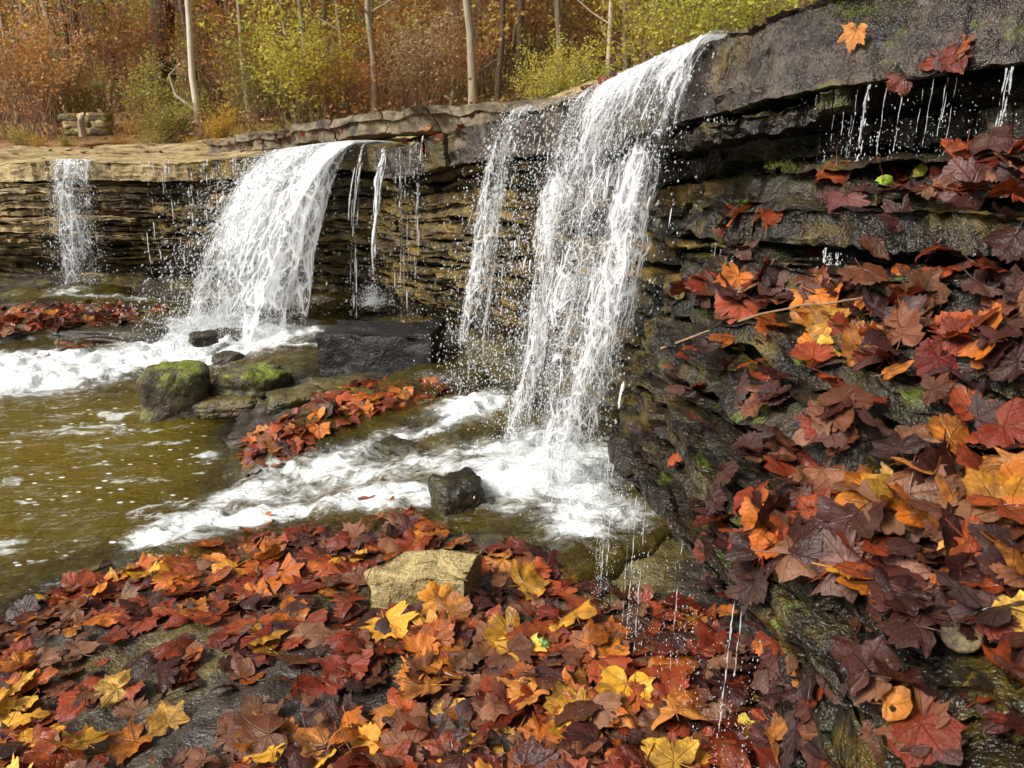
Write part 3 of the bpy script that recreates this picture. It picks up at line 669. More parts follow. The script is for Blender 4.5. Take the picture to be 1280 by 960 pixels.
for u, v, z, rad, stg in [(700, 590, .2, .38, 1.3), (640, 600, .2, .36, 1.2), (590, 520, .2, .26, 1.15), (730, 650, .2, .28, 1.0), (250, 425, .1, .75, 1.35), (340, 428, .12, .5, 1.1), (385, 380, .15, .3, .6), (545, 480, .2, .25, .55), (210, 675, 0, .2, 1.15), (250, 655, 0, .2, 1.0), (90, 372, .13, .35, .7)]:
    c_ = pz(u, v, z)[:2]; d = np.hypot(wp[:, 0] - c_[0], wp[:, 1] - c_[1]) + wob
    foam = np.maximum(foam, stg * np.exp(-(np.clip(d, 0, 9) / rad) ** 2)); wet = np.maximum(wet, smooth(rad * 1.9, rad * 1.1, d))
bz = bed_at(wp[:, 0], wp[:, 1])
ripple = fbm(wp * [1, 1.7, 1], 3.2, 3, 44) * .010
thick = .022 + .018 * fbm(wp, 9, 3, 46) + foam * (.03 + .05 * fbm(wp, 13, 3, 47))
zw = np.where(wet > .02, bed_z(wp[:, 0], wp[:, 1]) + .012 + thick * wet - .05 * (1 - wet), bz - .06)
zs = np.maximum(zw, ripple * (1 + 2 * np.clip(foam, 0, 1)) + .02 * np.clip(foam, 0, 1) * fbm(wp, 12, 3, 49))
depth = np.clip(zs - bz, 0, 2)
openm = smooth(.01, -.03, bed_z(wp[:, 0], wp[:, 1]))
me = mesh_np('stream_water', np.stack([wp[:, 0], wp[:, 1], zs], 1), [grid_faces(len(wy), len(wx))], M['pool'], True, {'foam': np.clip(foam, 0, 1.3), 'depth': depth, 'open': openm})
tag(obj('stream_water', me), 'murky olive pool and white shallow rapids', kind='structure')

# ------------------------------------------------------------------ waterfalls
G = 9.8
OCT_V = np.array([(1, 0, 0), (-1, 0, 0), (0, 1, 0), (0, -1, 0), (0, 0, 1), (0, 0, -1)], float)
OCT_F = np.array([(0, 2, 4), (2, 1, 4), (1, 3, 4), (3, 0, 4), (2, 0, 5), (1, 2, 5), (3, 1, 5), (0, 3, 5)])
def drops_mesh(name, P, size, stretch, vel, mat):
    n = len(P); d = vel / (np.linalg.norm(vel, axis=1)[:, None] + 1e-6)
    a = np.cross(d, np.array([.3, .8, .1])); a /= np.linalg.norm(a, axis=1)[:, None] + 1e-6; b = np.cross(d, a)
    V = P[:, None] + size[:, None, None] * (OCT_V[None, :, 0:1] * a[:, None] + OCT_V[None, :, 1:2] * b[:, None] + OCT_V[None, :, 2:3] * d[:, None] * stretch[:, None, None])
    F = (OCT_F[None] + (np.arange(n) * 6)[:, None, None]).reshape(-1, 3)
    return mesh_np(name, V.reshape(-1, 3), [F], M[mat], True)
def fall(name, label, lip, out, speed, floor, layers=3, mat='sheet', dens=(0.8, 0.6), strands=200, srad=(.0015, .006), drops=1500, dsize=(.002, .006), spread=.25, vspread=.3, seed=1, up=.25, edge=.12, splash=0, lip_noise=.02, fan=0.0, slen=(.03, .14), wig=.006, across=None, smat='water_white', hs=1.0, torn=.12, lspd=-.16):
    g = np.random.default_rng(seed); lip = np.array(lip, float); L = np.concatenate([[0], np.cumsum(np.linalg.norm(np.diff(lip, axis=0), axis=1))]); W = L[-1]
    out = np.array([out[0], out[1], 0.0]); out /= np.linalg.norm(out); side = np.array([-out[1], out[0], 0])
    root = empty(name, (lip[0, 0], lip[0, 1], lip[0, 2])); tag(root, label, 'waterfall'); inv = Matrix.Translation((-lip[0, 0], -lip[0, 1], -lip[0, 2]))
    if across is not None: PA = np.interp(np.linspace(0, 1, 64), *across); PA = PA / PA.sum()
    def lp(u): return np.stack([np.interp(u * W, L, lip[:, i]) for i in range(3)], -1)
    zl = lip[:, 2].mean(); T = math.sqrt(2 * max(zl - floor, .05) / G)
    if layers:
        nu = max(10, int(W / .018)); nv = 54
        for ly in range(layers):
            u = np.linspace(0, 1, nu); base = lp(u)
            vn = speed * (1 + .34 * fbm(np.c_[u * W * 2.6, 0 * u + ly * 5, 0 * u], 1, 3, seed + ly) + lspd * ly)
            dn = fbm(np.c_[u * W * 4.5, 0 * u + ly * 9 + 3, 0 * u], 1, 3, seed + 40 + ly)
            tt = np.concatenate([np.linspace(-up, 0, 8)[:-1], np.linspace(0, T * 1.02, nv)])
            V = []; U = []; Dn = []
            for t_ in tt:
                if t_ < 0: p = base + out * t_ * .9; p[:, 2] += .010 + .006 * ly - .03 * (t_ / -up) ** 2
                else: p = base + out[None] * (vn * t_)[:, None] + side[None] * ((u - .5) * fan * t_)[:, None]; p[:, 2] += .010 + .006 * ly - .5 * G * t_ * t_
                along = (speed * t_ if t_ < 0 else speed * t_ + .5 * G * t_ * t_)
                nn = fbm(np.c_[u * W * 4, 0 * u + along * 1.2, 0 * u + ly * 4], 1.5, 3, seed + 9)
                p = p + out * (nn * .05 * np.clip(t_ / T + .1, .05, 1))[:, None]
                V.append(p); U.append(np.c_[u * W + ly * 1.37, 0 * u + along]); f_ = np.clip(t_ / T, 0, 1)
                dd = (dens[0] * (1 - f_) + dens[1] * f_ + dn * .5) * (1 if across is None else (1 - f_ * .75) + (f_ * .75 + .0) * np.interp(u, across[0], across[1]))
                dd = dd * smooth(0, edge, u) * smooth(0, edge, 1 - u) * (smooth(-up, -up * .5, t_) if t_ < 0 else 1)
                hole = fbm(np.c_[u * W * 6.5 / hs, 0 * u + along * 2.0 / hs, 0 * u], 1, 3, seed + 77) + .25 * (1 - f_) - torn * f_
                dd = dd * (.22 + .78 * smooth(-.22, .12, hole))
                Dn.append(np.clip(dd, 0, 1.25))
            V = np.array(V).reshape(-1, 3); U = np.array(U).reshape(-1, 2); Dn = np.array(Dn).ravel()
            o = obj('water_sheet', mesh_np('water_sheet', V, [grid_faces(len(tt), nu)], M[mat], True, {'dens': Dn}, U), root); o.matrix_parent_inverse = inv
    if strands:
        mb = MB()
        for i in range(strands):
            u = g.random() if across is None or g.random() < .35 else g.choice(64, p=PA) / 63.0; p0 = lp(np.array([u]))[0] + np.array([0, 0, g.uniform(0, .02)])
            sp = speed * g.normal(1, vspread * .5); v0 = out * sp + side * (g.normal(0, spread) * .5 + (u - .5) * fan) + np.array([0, 0, g.normal(0, .12)])
            t0 = g.random() * T * .92; t1 = min(T, t0 + g.uniform(*slen) * T / (1 + 2.5 * t0 / T)); n = int(6 + (t1 - t0) / T * 40)
            tt = np.linspace(t0, t1, n); P = p0 + v0 * tt[:, None]; P[:, 2] -= .5 * G * tt * tt
            P += side * (wig * np.sin(tt * g.uniform(15, 40) + g.random() * 6))[:, None] + out * (wig * np.sin(tt * g.uniform(15, 40)))[:, None]
            r0 = g.uniform(*srad) if g.random() < .85 else srad[1] * 1.25
            rr = r0 * np.clip(.6 + 1.2 * vnoise(np.c_[tt * 60, 0 * tt + i * 1.7, 0 * tt], seed), .08, 1.6); rr[0] = rr[-1] = r0 * .05
            V, F = tube(P, rr, 5); mb.add(V, F)
        o = obj('water_strands', mb.mesh('water_strands', M[smat]), root); o.matrix_parent_inverse = inv; o['kind'] = 'stuff'
    if drops:
        u = g.random(drops) if across is None else g.choice(64, drops, p=PA) / 63.0 + g.normal(0, .02, drops); p0 = lp(u); tt = np.sqrt(g.random(drops)) * T
        v0 = out * (speed * g.normal(1, vspread, drops))[:, None] + side * (g.normal(0, spread, drops) + (u - .5) * fan)[:, None]
        v0[:, 2] += g.normal(0, .25, drops); P = p0 + v0 * tt[:, None]; P[:, 2] -= .5 * G * tt * tt; vel = v0 - np.array([0, 0, G]) * tt[:, None]
        sz = dsize[0] + (dsize[1] - dsize[0]) * g.random(drops) ** 3
        if splash:
            b = lp(g.random(splash)); e = b + out * (speed * T * g.normal(1, .18, splash))[:, None]; e[:, 2] = floor
            th = g.random(splash) * 6.283; vr = np.abs(g.normal(0, .75, splash)); ts = g.random(splash) * .22; vz = np.abs(g.normal(.9, .6, splash))
            q = e + np.stack([np.cos(th) * vr * ts, np.sin(th) * vr * ts, np.maximum(vz * ts - .5 * G * ts * ts, 0)], 1)
            P = np.vstack([P, q]); vel = np.vstack([vel, np.stack([np.cos(th) * vr, np.sin(th) * vr, vz - G * ts], 1)]); sz = np.concatenate([sz, dsize[0] * .8 + (dsize[1] - dsize[0]) * .6 * g.random(splash) ** 3])
        k = P[:, 2] > floor - .05
        o = obj('water_drops', drops_mesh('water_drops', P[k], sz[k], g.uniform(1.0, 2.4, len(P))[k], vel[k], 'water_drop'), root); o.matrix_parent_inverse = inv; o['kind'] = 'stuff'
    return root
def lip_pts(sa, sb, n=7, dz=.012):
    s = np.linspace(sa, sb, n); p = level(1.0, s); p[:, 2] += dz; p[:, :2] -= inward(s) * .015; return p
s9, s10, s11 = s_of(9), s_of(10), s_of(11)
fall('waterfall', 'wide lacy waterfall pouring over the lip against the dark grey slab', lip_pts(s10 - .02, s11 + .12, 9), (-.9, -.42), .62, .2, layers=3, lspd=.14, torn=.36, hs=.8, dens=(.92, .56), across=((0, .25, .6, .8, 1), (.8, 1.1, .9, .5, .35)), strands=110, srad=(.001, .0045), drops=15000, dsize=(.0008, .0050), spread=.20, vspread=.45, seed=11, splash=11000, up=.35, edge=.07)
fall('waterfall', 'slim twisting waterfall falling clear of the rock lip', lip_pts(s9 - .08, s9 + .22, 5), (-.8, -.5), .66, .2, layers=2, dens=(.78, .34), strands=40, srad=(.0012, .004), drops=3200, dsize=(.0018, .0062), spread=.15, vspread=.45, seed=12, splash=700, up=.25, edge=.2)
fall('waterfall', 'broad dense white waterfall spilling into the pool rapids', lip_pts(s_of(5) + .22, s_of(6) - .02, 9), (-.68, -.73), 1.95, .12, layers=3, mat='sheet_far', hs=2.0, torn=.02, dens=(1.3, 1.05), across=((0, .3, .55, 1), (1.25, 1.15, .6, .12)), strands=120, srad=(.003, .008), drops=12000, dsize=(.002, .009), spread=.30, vspread=.34, seed=13, splash=16000, up=.5, edge=.05)
fall('waterfall', 'narrow broken waterfall over the pale tan ledge', lip_pts(s_of(2) - .05, s_of(2) + .42, 5), (0, -1), .55, .12, layers=2, mat='sheet_far', dens=(.55, .30), strands=30, srad=(.003, .007), drops=2600, dsize=(.003, .008), spread=.2, vspread=.4, seed=14, splash=700, up=.2, edge=.15)
fall('water_trickle', 'single thin trickle falling onto the squared black block', lip_pts(s_of(7) + .04, s_of(7) + .10, 3), (-.7, -.7), .45, .42, layers=0, strands=20, srad=(.0018, .0055), drops=420, dsize=(.0025, .006), spread=.06, vspread=.2, seed=15, slen=(.3,.9), wig=.01, splash=1500)
fall('water_trickle', 'cluster of fine trickles between the thin trickle and the slim waterfall', lip_pts(s_of(7) + .25, s_of(7) + .75, 5), (-.7, -.7), .25, .25, layers=0, strands=26, srad=(.0010, .0024), drops=900, dsize=(.002, .005), spread=.08, vspread=.5, seed=16, wig=.002, slen=(.1,.5))
fall('water_trickle', 'thin strand of water beside the edge of the broad white waterfall', lip_pts(s_of(6) + .02, s_of(6) + .08, 3), (-.7, -.7), .5, .25, layers=0, strands=16, srad=(.002, .006), drops=160, dsize=(.003, .006), spread=.05, vspread=.15, seed=17, slen=(.3,.9))
fall('water_trickle', 'sparse drips falling from the long ledge past the broken waterfall', lip_pts(s_of(3) - .2, s_of(4) + .3, 6), (0, -1), .25, .25, layers=0, strands=90, srad=(.0015, .0045), drops=1100, dsize=(.002, .006), spread=.06, vspread=.5, seed=18, wig=.002, slen=(.08,.4))
fall('water_trickle', 'loose droplets shed between the slim and the lacy waterfalls', lip_pts(s9 + .2, s10 + .05, 5), (-.9, -.42), .5, .2, layers=0, strands=20, srad=(.0012, .004), drops=4200, dsize=(.0012, .0062), spread=.3, vspread=.6, seed=19)
def trickle(pxs, end_v, label, n, rad, seed, drops=60, speed=.1):
    pts = []
    for u, v in pxs:
        h, nn = cast(u, v)
        if h is not None: pts.append(h + np.array([-.012, -.02, .0]))
    if len(pts) < 2: return
    e, _ = cast(*end_v); fl_z = e[2] if e is not None else pts[0][2] - .3
    fl_z = min(fl_z, pts[0][2] - .05)
    fall('water_trickle', label, pts, (-.6, -.8), speed, fl_z, layers=0, strands=n, srad=rad, drops=drops, dsize=(.0008, .0022), spread=.015, vspread=.3, seed=seed, slen=(.1, .5), wig=.0015)
def lip_at(u, v0, v1):
    """walk down the rock face seen along a column and stop at the first overhanging edge"""
    last = None
    for v in np.arange(v0, v1, 1.5):
        h, n = cast(u, v)
        if h is None: continue
        if last is not None and np.linalg.norm(h - CAM) - np.linalg.norm(last - CAM) > .035: return last
        last = h
    return None
def drips(u0, u1, v0, v1, n, label, seed, rad=(.0006, .0016), maxlen=.5, cont=.3, loose=40, pts=None):
    g = np.random.default_rng(seed); mb = MB(); DP = []; DS = []; org = None
    for i in range(n):
        lp_ = lip_at(u0 + (u1 - u0) * (i + g.random()) / n, v0, v1) if pts is None else pts[int(g.integers(len(pts)))] + g.normal(0, .006, 3)
        if lp_ is None: continue
        p = lp_ + np.array([-.006, -.012, -.002])
        if org is None: org = p.copy()
        h, _ = drop(p[0], p[1], p[2] - .006); ln = min(maxlen, p[2] - h[2] if h is not None else .3)
        if ln < .02: continue
        r0 = g.uniform(*rad)
        if g.random() < cont:
            ln0 = ln * g.uniform(.5, 1); m = 30; z = np.linspace(0, ln0, m); P = np.c_[p[0] - .02 * z + .0012 * np.sin(z * 60 + i), p[1] - .03 * z, p[2] - z]
            V, F = tube(P - org, r0 * np.clip(.35 + 1.3 * vnoise(np.c_[z * 55, 0 * z + i * 1.3, 0 * z], seed), .01, 1.5), 5); mb.add(V, F)
        k = int(g.integers(5, 14)); z = ln * np.sqrt(g.random(k)); DP.append(np.c_[p[0] - .02 * z + g.normal(0, .002, k), p[1] - .03 * z + g.normal(0, .002, k), p[2] - z]); DS.append(r0 * g.uniform(.7, 1.6, k))
        k = max(1, loose // n); z = ln * np.sqrt(g.random(k)); DP.append(np.c_[p[0] + g.normal(0, .03, k), p[1] + g.normal(-.02, .02, k), p[2] - z]); DS.append(r0 * g.uniform(.5, 1.1, k))
    if org is None: return
    root = tag(empty('water_drips', org), label, 'drips'); DP = np.concatenate(DP) - org; DS = np.concatenate(DS)
    if mb.n: obj('water_strands', mb.mesh('water_strands', M['water_drop']), root)['kind'] = 'stuff'
    obj('water_drops', drops_mesh('water_drops', DP, DS, g.uniform(1.2, 3.5, len(DP)), np.tile([0, 0, -1.0], (len(DP), 1)), 'water_drop'), root)['kind'] = 'stuff'
drips(1082, 1090, 60, 200, 4, 'small stream pouring off the leaf-covered thin ledge on the dark rock', 31, (.0012, .0024), .5, .95)
drips(1000, 1075, 60, 205, 16, 'row of fine drips under the thin rock ledge', 32, (.0005, .0012), .4)
drips(1100, 1240, 50, 200, 26, 'curtain of drips falling across the dark hollow', 33, (.0006, .0014), .4, .25, 60)
drips(1258, 1268, 20, 200, 5, 'bright thin stream running down from the grey slab', 34, (.001, .0022), .6, .95)
s_l = np.linspace(s_of(12) - .12, s_of(13) + .12, 60); lips = np.concatenate([level(f_, s_l) for f_ in (.37, .345)]); lips[:, :2] -= np.concatenate([inward(s_l)] * 2) * .035
drips(0, 0, 0, 0, 80, 'dripping curtain under the overhanging layered rock', 35, (.0006, .0018), .7, .3, 900, lips)
drips(1030, 1050, 230, 345, 7, 'short trickle running over a dark stepped ledge', 37, (.001, .0022), .3, .8)
drips(890, 940, 280, 352, 9, 'drips from the small ledge above the orange leaves', 38, (.0005, .0013), .3)
drips(893, 920, 120, 240, 8, 'fine drips in the hollow beside the lacy waterfall', 39, (.0005, .0013), .4)

# ------------------------------------------------------------------ leaves
HALF = [(0, 1.0), (5, .90), (9, .86), (12, .89), (18, .75), (26, .68), (32, .73), (37, .74), (41, .82), (47, .95), (53, .84), (57, .78), (61, .81), (70, .66), (79, .61), (86, .65), (92, .64), (97, .71), (104, .76), (111, .65), (122, .58), (137, .50), (154, .36), (168, .14)]
def leaf_template(seed, kind='lobed'):
    q = random.Random(seed); pts = []
    hr = [(a, r) for a, r in HALF]
    jr = [1 + q.uniform(-.12, .10) for _ in range(64)]
    wide = q.uniform(.92, 1.12)
    if kind == 'oval': hr = [(0, 1.0), (8, .93), (16, .82), (26, .68), (40, .53), (60, .42), (85, .35), (115, .30), (145, .2), (170, .1)]
    ang = [(-a, r, i) for i, (a, r) in enumerate(hr)][::-1] + [(a, r, i + 30) for i, (a, r) in enumerate(hr)][1:]
    bl = q.choice([.1, .35, .55, .75, .9]) if kind == 'lobed' else 0; tear = {q.randrange(2, len(ang) - 2) for _ in range(q.choice([0, 1, 1, 2]))}
    for ii, (a, r, i) in enumerate(ang):
        rd_ = .80 - .10 * abs(math.sin(R(a * 1.5))) if abs(a) < 120 else r
        rr = (r * (1 - bl) + rd_ * bl) * jr[i] * (.62 if ii in tear else 1); pts.append((math.sin(R(a)) * rr * wide, math.cos(R(a)) * rr))
    O = np.array(pts); n = len(O)
    rings = [.33, .66, .86, 1.0]; V = [np.zeros((1, 2))] + [O * f for f in rings]; V = np.vstack(V)
    F3 = [(0, 1 + i + 1, 1 + i) for i in range(n - 1)]; F4 = []
    for k in range(len(rings) - 1):
        a = 1 + k * n; b = 1 + (k + 1) * n
        for i in range(n - 1): F4.append((a + i, a + i + 1, b + i + 1, b + i))
    x, y = V[:, 0], V[:, 1]; r = np.hypot(x, y); th = np.arctan2(x, y)
    z = q.uniform(-.15, .28) * np.abs(x) * (.4 + .6 * r) + q.uniform(-.18, .22) * r * r
    z = z + q.uniform(.03, .11) * np.sin(3 * th + q.random() * 6) * r * r + q.uniform(.02, .07) * np.sin(7 * th + q.random() * 6) * r ** 2
    z = z + .035 * np.cos(th * 360 / 50) * r * (1 - .4 * r)           # ridges between the veins
    z = z + .10 * fbm(np.c_[x, y, 0 * x + seed * 3.7], 3.5, 3, seed)
    P = np.c_[x, y - .25, z]
    for _ in range(2):
        k = q.choice([-1, -1, 1]) * (q.uniform(.05, .5) if seed % 3 else q.uniform(.5, 1.3)); ph = q.random() * 6.283; c_, s_ = math.cos(ph), math.sin(ph)
        d = P[:, 0] * c_ + P[:, 1] * s_; e = -P[:, 0] * s_ + P[:, 1] * c_; off = q.uniform(-.3, .3); d0 = d - off
        rad = 1 / k - P[:, 2]; a = d0 * k; dn = off + rad * np.sin(a); zn = 1 / k - rad * np.cos(a)
        P = np.c_[dn * c_ - e * s_, dn * s_ + e * c_, zn]
    # petiole
    b = P[0]; dirb = P[0] - P[1 + n // 2]; dirb /= np.linalg.norm(dirb) + 1e-6
    tt = np.linspace(0, 1, 5); L = q.uniform(.35, .75); bend = np.array([q.uniform(-.3, .3), 0, q.uniform(-.1, .3)])
    S = b + dirb * (tt * L)[:, None] + bend * (tt ** 2 * L)[:, None]
    TV, TF = tube(S, np.linspace(.022, .014, 5), 4)
    nV = len(P); P = np.vstack([P, TV]); uv = np.vstack([V, np.tile([0.0, .02], (len(TV), 1))])
    F4 = F4 + (TF + nV).tolist()
    P[:, 2] -= np.percentile(P[:nV, 2], 12)
    return P, np.array(F3), np.array(F4), uv
TPL = [leaf_template(100 + i) for i in range(22)] + [leaf_template(300 + i, 'oval') for i in range(4)] 
LEAF_ME = [mesh_np('fallen_leaf', P, [F3, F4], M['leaf_obj'], True, None, uv) for P, F3, F4, uv in TPL]
PAL = {'yellow': [(.72, .36, .035), (.80, .44, .06), (.66, .30, .03)], 'orange': [(.50, .14, .016), (.58, .19, .022), (.42, .10, .012), (.52, .20, .04)],
       'red': [(.26, .042, .011), (.32, .062, .015), (.20, .028, .009)], 'brown': [(.17, .060, .025), (.21, .085, .04), (.12, .040, .016), (.24, .115, .06)], 'maroon': [(.070, .020, .014), (.045, .016, .012), (.085, .035, .026), (.05, .027, .024)]}
def pick(g, probs):
    k = list(probs); c = k[g.choice(len(k), p=np.array([probs[i] for i in k]) / sum(probs.values()))]; base = np.array(PAL[c][g.integers(len(PAL[c]))])
    return c, base * g.uniform(.8, 1.15)
LEAVES = []          # dicts: pos, rot matrix, scale, colour name, colour, template, zone
pile = {}
def orient(g, n, tilt):
    n = n / np.linalg.norm(n); n = n * .75 + np.array([0, 0, .25]); n = n + g.normal(0, tilt, 3); n /= np.linalg.norm(n)
    q = Vector((0, 0, 1)).rotation_difference(Vector(n)) @ Quaternion((0, 0, 1), g.random() * 6.283)
    return np.array(q.to_matrix())
def add_leaf(g, p, n, zone, probs, size=(.055, .118), tilt=.18, pilek=.004, lift=0.0, oval=.12, tpl=None, colour=None, rot=None):
    key = (int(p[0] / .07), int(p[1] / .07)); h = pile.get(key, 0)
    for dx in (-1, 0, 1):
        for dy in (-1, 0, 1): pile[(key[0] + dx, key[1] + dy)] = max(pile.get((key[0] + dx, key[1] + dy), 0), h + pilek * (1 if dx == dy == 0 else .5))
    cname, c = pick(g, probs) if colour is None else colour
    ti = tpl if tpl is not None else (int(g.integers(22)) if g.random() > oval else 22 + int(g.integers(4)))
    L = dict(pos=np.array(p) + np.array([0, 0, min(h, .05) + .003 + lift]), rot=orient(g, np.array(n), tilt) if rot is None else rot, sc=g.uniform(*size), cn=cname, col=c, t=ti, zone=zone, label=None)
    LEAVES.append(L); return L
def in_poly(x, y, poly):
    c = False; j = len(poly) - 1
    for i in range(len(poly)):
        if (poly[i][1] > y) != (poly[j][1] > y) and x < (poly[j][0] - poly[i][0]) * (y - poly[i][1]) / (poly[j][1] - poly[i][1] + 1e-12) + poly[i][0]: c = not c
        j = i
    return c
def scatter_px(zone, poly, n, probs, seed, dens=None, up_only=.15, **kw):
    """scatter over the surface seen inside an outline; area-corrected so the ground density is even"""
    g = np.random.default_rng(seed); us = [p[0] for p in poly]; vs_ = [p[1] for p in poly]; k = 0; tries = 0
    pts = []
    while k < n and tries < n * 60:
        tries += 1; u = g.uniform(min(us), max(us)); v = g.uniform(min(vs_), max(vs_))
        if not in_poly(u, v, poly): continue
        if dens is not None and g.random() > dens(u, v): continue
        h, nn = cast(u, v)
        if h is None or h[1] > 12: continue
        if zone == 'bank' and in_poly(h[0], h[1], STONE_CLEAR): continue
        if nn[2] < 0: nn = -nn
        if nn[2] < up_only: continue
        r2 = ((h - CAM) ** 2).sum()
        if g.random() > r2 / kw.get('rmax', 1e-9): continue
        add_leaf(g, h, nn, zone, probs, **{a: b for a, b in kw.items() if a != 'rmax'}); k += 1
bank = [(-80, 830), (0, 778), (60, 748), (150, 722), (230, 692), (330, 668), (425, 640), (500, 642), (545, 668), (620, 690), (700, 694), (760, 740), (860, 765), (940, 830), (985, 960), (985, 1120), (-80, 1120)]
def bank_d(u, v):
    # bare wet slate showing near the pool end of the bank
    d = 1.0
    for cu, cv, ru, rv, kk in ((170, 815, 110, 45, .97), (250, 890, 140, 60, .96), (120, 900, 80, 60, .98), (370, 850, 90, 50, .6), (160, 950, 90, 40, .9)):
        d *= 1 - kk * math.exp(-(((u - cu) / ru) ** 2 + ((v - cv) / rv) ** 2))
    return d
BASEP = dict(yellow=.01, orange=.08, red=.30, brown=.30, maroon=.31)
scatter_px('bank', bank, 300, dict(brown=.5, maroon=.3, red=.2), 500, bank_d, rmax=16, tilt=.12, size=(.018, .05), oval=.4, pilek=.001)
scatter_px('bank', bank, 620, BASEP, 501, bank_d, rmax=16, tilt=.09)
scatter_px('bank', bank, 330, dict(yellow=.02, orange=.16, red=.32, brown=.28, maroon=.22), 502, bank_d, rmax=16, tilt=.15)
scatter_px('bank', [(250, 760), (420, 700), (620, 760), (760, 790), (930, 960), (930, 1040), (330, 1040)], 48, dict(yellow=.34, orange=.54, red=.12), 503, None, rmax=12, tilt=.22, size=(.085, .12))
scatter_px('bank', [(-40, 820), (60, 790), (110, 960), (60, 1040), (-40, 1040)], 26, dict(yellow=.75, orange=.2, brown=.05), 504, None, tilt=.22, size=(.08, .11))
scatter_px('bank', [(0, 770), (200, 700), (330, 660), (430, 640), (300, 740), (100, 775)], 40, dict(orange=.5, red=.3, yellow=.12, brown=.1), 505, None, tilt=.26)
isl = [(285, 560), (330, 540), (400, 500), (440, 478), (560, 478), (580, 500), (480, 520), (420, 545), (370, 575), (320, 592)]
scatter_px('bank', bank, 150, dict(brown=.4, maroon=.3, red=.2, orange=.1), 506, None, rmax=16, tilt=.2, size=(.018, .045), oval=.4, pilek=.0005)
scatter_px('island', isl, 150, dict(yellow=.02, orange=.25, red=.34, brown=.25, maroon=.14), 511, None, tilt=.24, size=(.07, .11))
scatter_px('far', [(-60, 392), (60, 380), (205, 385), (215, 402), (60, 412), (-60, 418)], 170, dict(orange=.1, red=.4, brown=.4, maroon=.1), 521, None, tilt=.35, size=(.075, .115))
scatter_px('far', [(18, 456), (60, 440), (125, 430), (120, 440), (70, 452)], 36, dict(orange=.3, red=.3, brown=.4), 522, None, tilt=.3, size=(.07, .1))
scatter_px('shallows', [(430, 600), (520, 640), (540, 668), (470, 650), (400, 622)], 14, dict(orange=.6, red=.4), 523, None, tilt=.25)
# rock terraces
T1 = [(850, 345), (900, 335), (1000, 360), (1150, 350), (1280, 320), (1330, 330), (1330, 470), (1180, 450), (1060, 490), (1000, 430), (900, 400), (850, 380)]
TP = dict(yellow=.03, orange=.22, red=.27, brown=.26, maroon=.28)
scatter_px('terrace', T1, 110, TP, 531, None, up_only=.05, tilt=.25, size=(.065, .10), rmax=7)
T2 = [(940, 640), (1000, 620), (1080, 610), (1180, 610), (1250, 590), (1330, 570), (1330, 800), (1180, 760), (1020, 770), (950, 720)]
scatter_px('terrace', T2, 80, dict(yellow=.04, orange=.22, red=.22, brown=.30, maroon=.22), 532, None, up_only=.05, tilt=.25, size=(.075, .112), rmax=4.5)
scatter_px('terrace', [(880, 620), (1000, 600), (1330, 760), (1330, 980), (960, 980), (880, 800)], 85, dict(orange=.05, red=.30, brown=.08, maroon=.57), 533, None, up_only=-.2, tilt=.12, size=(.055, .085), rmax=4.5)
scatter_px('terrace', [(900, 440), (1000, 450), (1100, 490), (1330, 460), (1330, 600), (1080, 590), (940, 600)], 46, dict(orange=.06, red=.30, brown=.22, maroon=.42), 537, None, up_only=-.2, tilt=.14, size=(.055, .085), rmax=6)
scatter_px('terrace', [(900, 270), (1280, 270), (1330, 340), (1000, 350), (880, 330)], 11, dict(red=.35, brown=.25, maroon=.4), 538, None, up_only=-.2, tilt=.14, size=(.05, .075))
scatter_px('terrace', [(1020, 225), (1100, 205), (1290, 195), (1330, 260), (1180, 265), (1050, 268)], 46, dict(red=.35, maroon=.4, brown=.22, orange=.03), 534, None, up_only=.0, tilt=.3, size=(.06, .085))
scatter_px('terrace', [(1095, 105), (1150, 80), (1205, 60), (1200, 100), (1130, 128)], 12, dict(red=.5, brown=.4, maroon=.1), 535, None, up_only=-1, tilt=.2, size=(.06, .085))
scatter_px('terrace', [(890, 260), (1000, 240), (1000, 290), (900, 300)], 8, dict(red=.5, brown=.3, orange=.2), 536, None, up_only=-1, tilt=.3, size=(.045, .065))
scatter_px('lip', [(720, 112), (775, 95), (790, 105), (740, 122)], 14, dict(red=.4, brown=.5, maroon=.1), 541, None, up_only=-1, tilt=.35, size=(.05, .08))
scatter_px('lip', [(480, 180), (560, 150), (620, 150), (560, 180), (500, 195)], 9, dict(orange=.3, red=.4, brown=.3), 542, None, up_only=-1, tilt=.3, size=(.05, .08))
scatter_px('lip', [(0, 196), (0, 172), (260, 172), (440, 162), (300, 192)], 34, dict(brown=.6, red=.2, orange=.2), 543, None, up_only=-1, tilt=.3, size=(.05, .08))
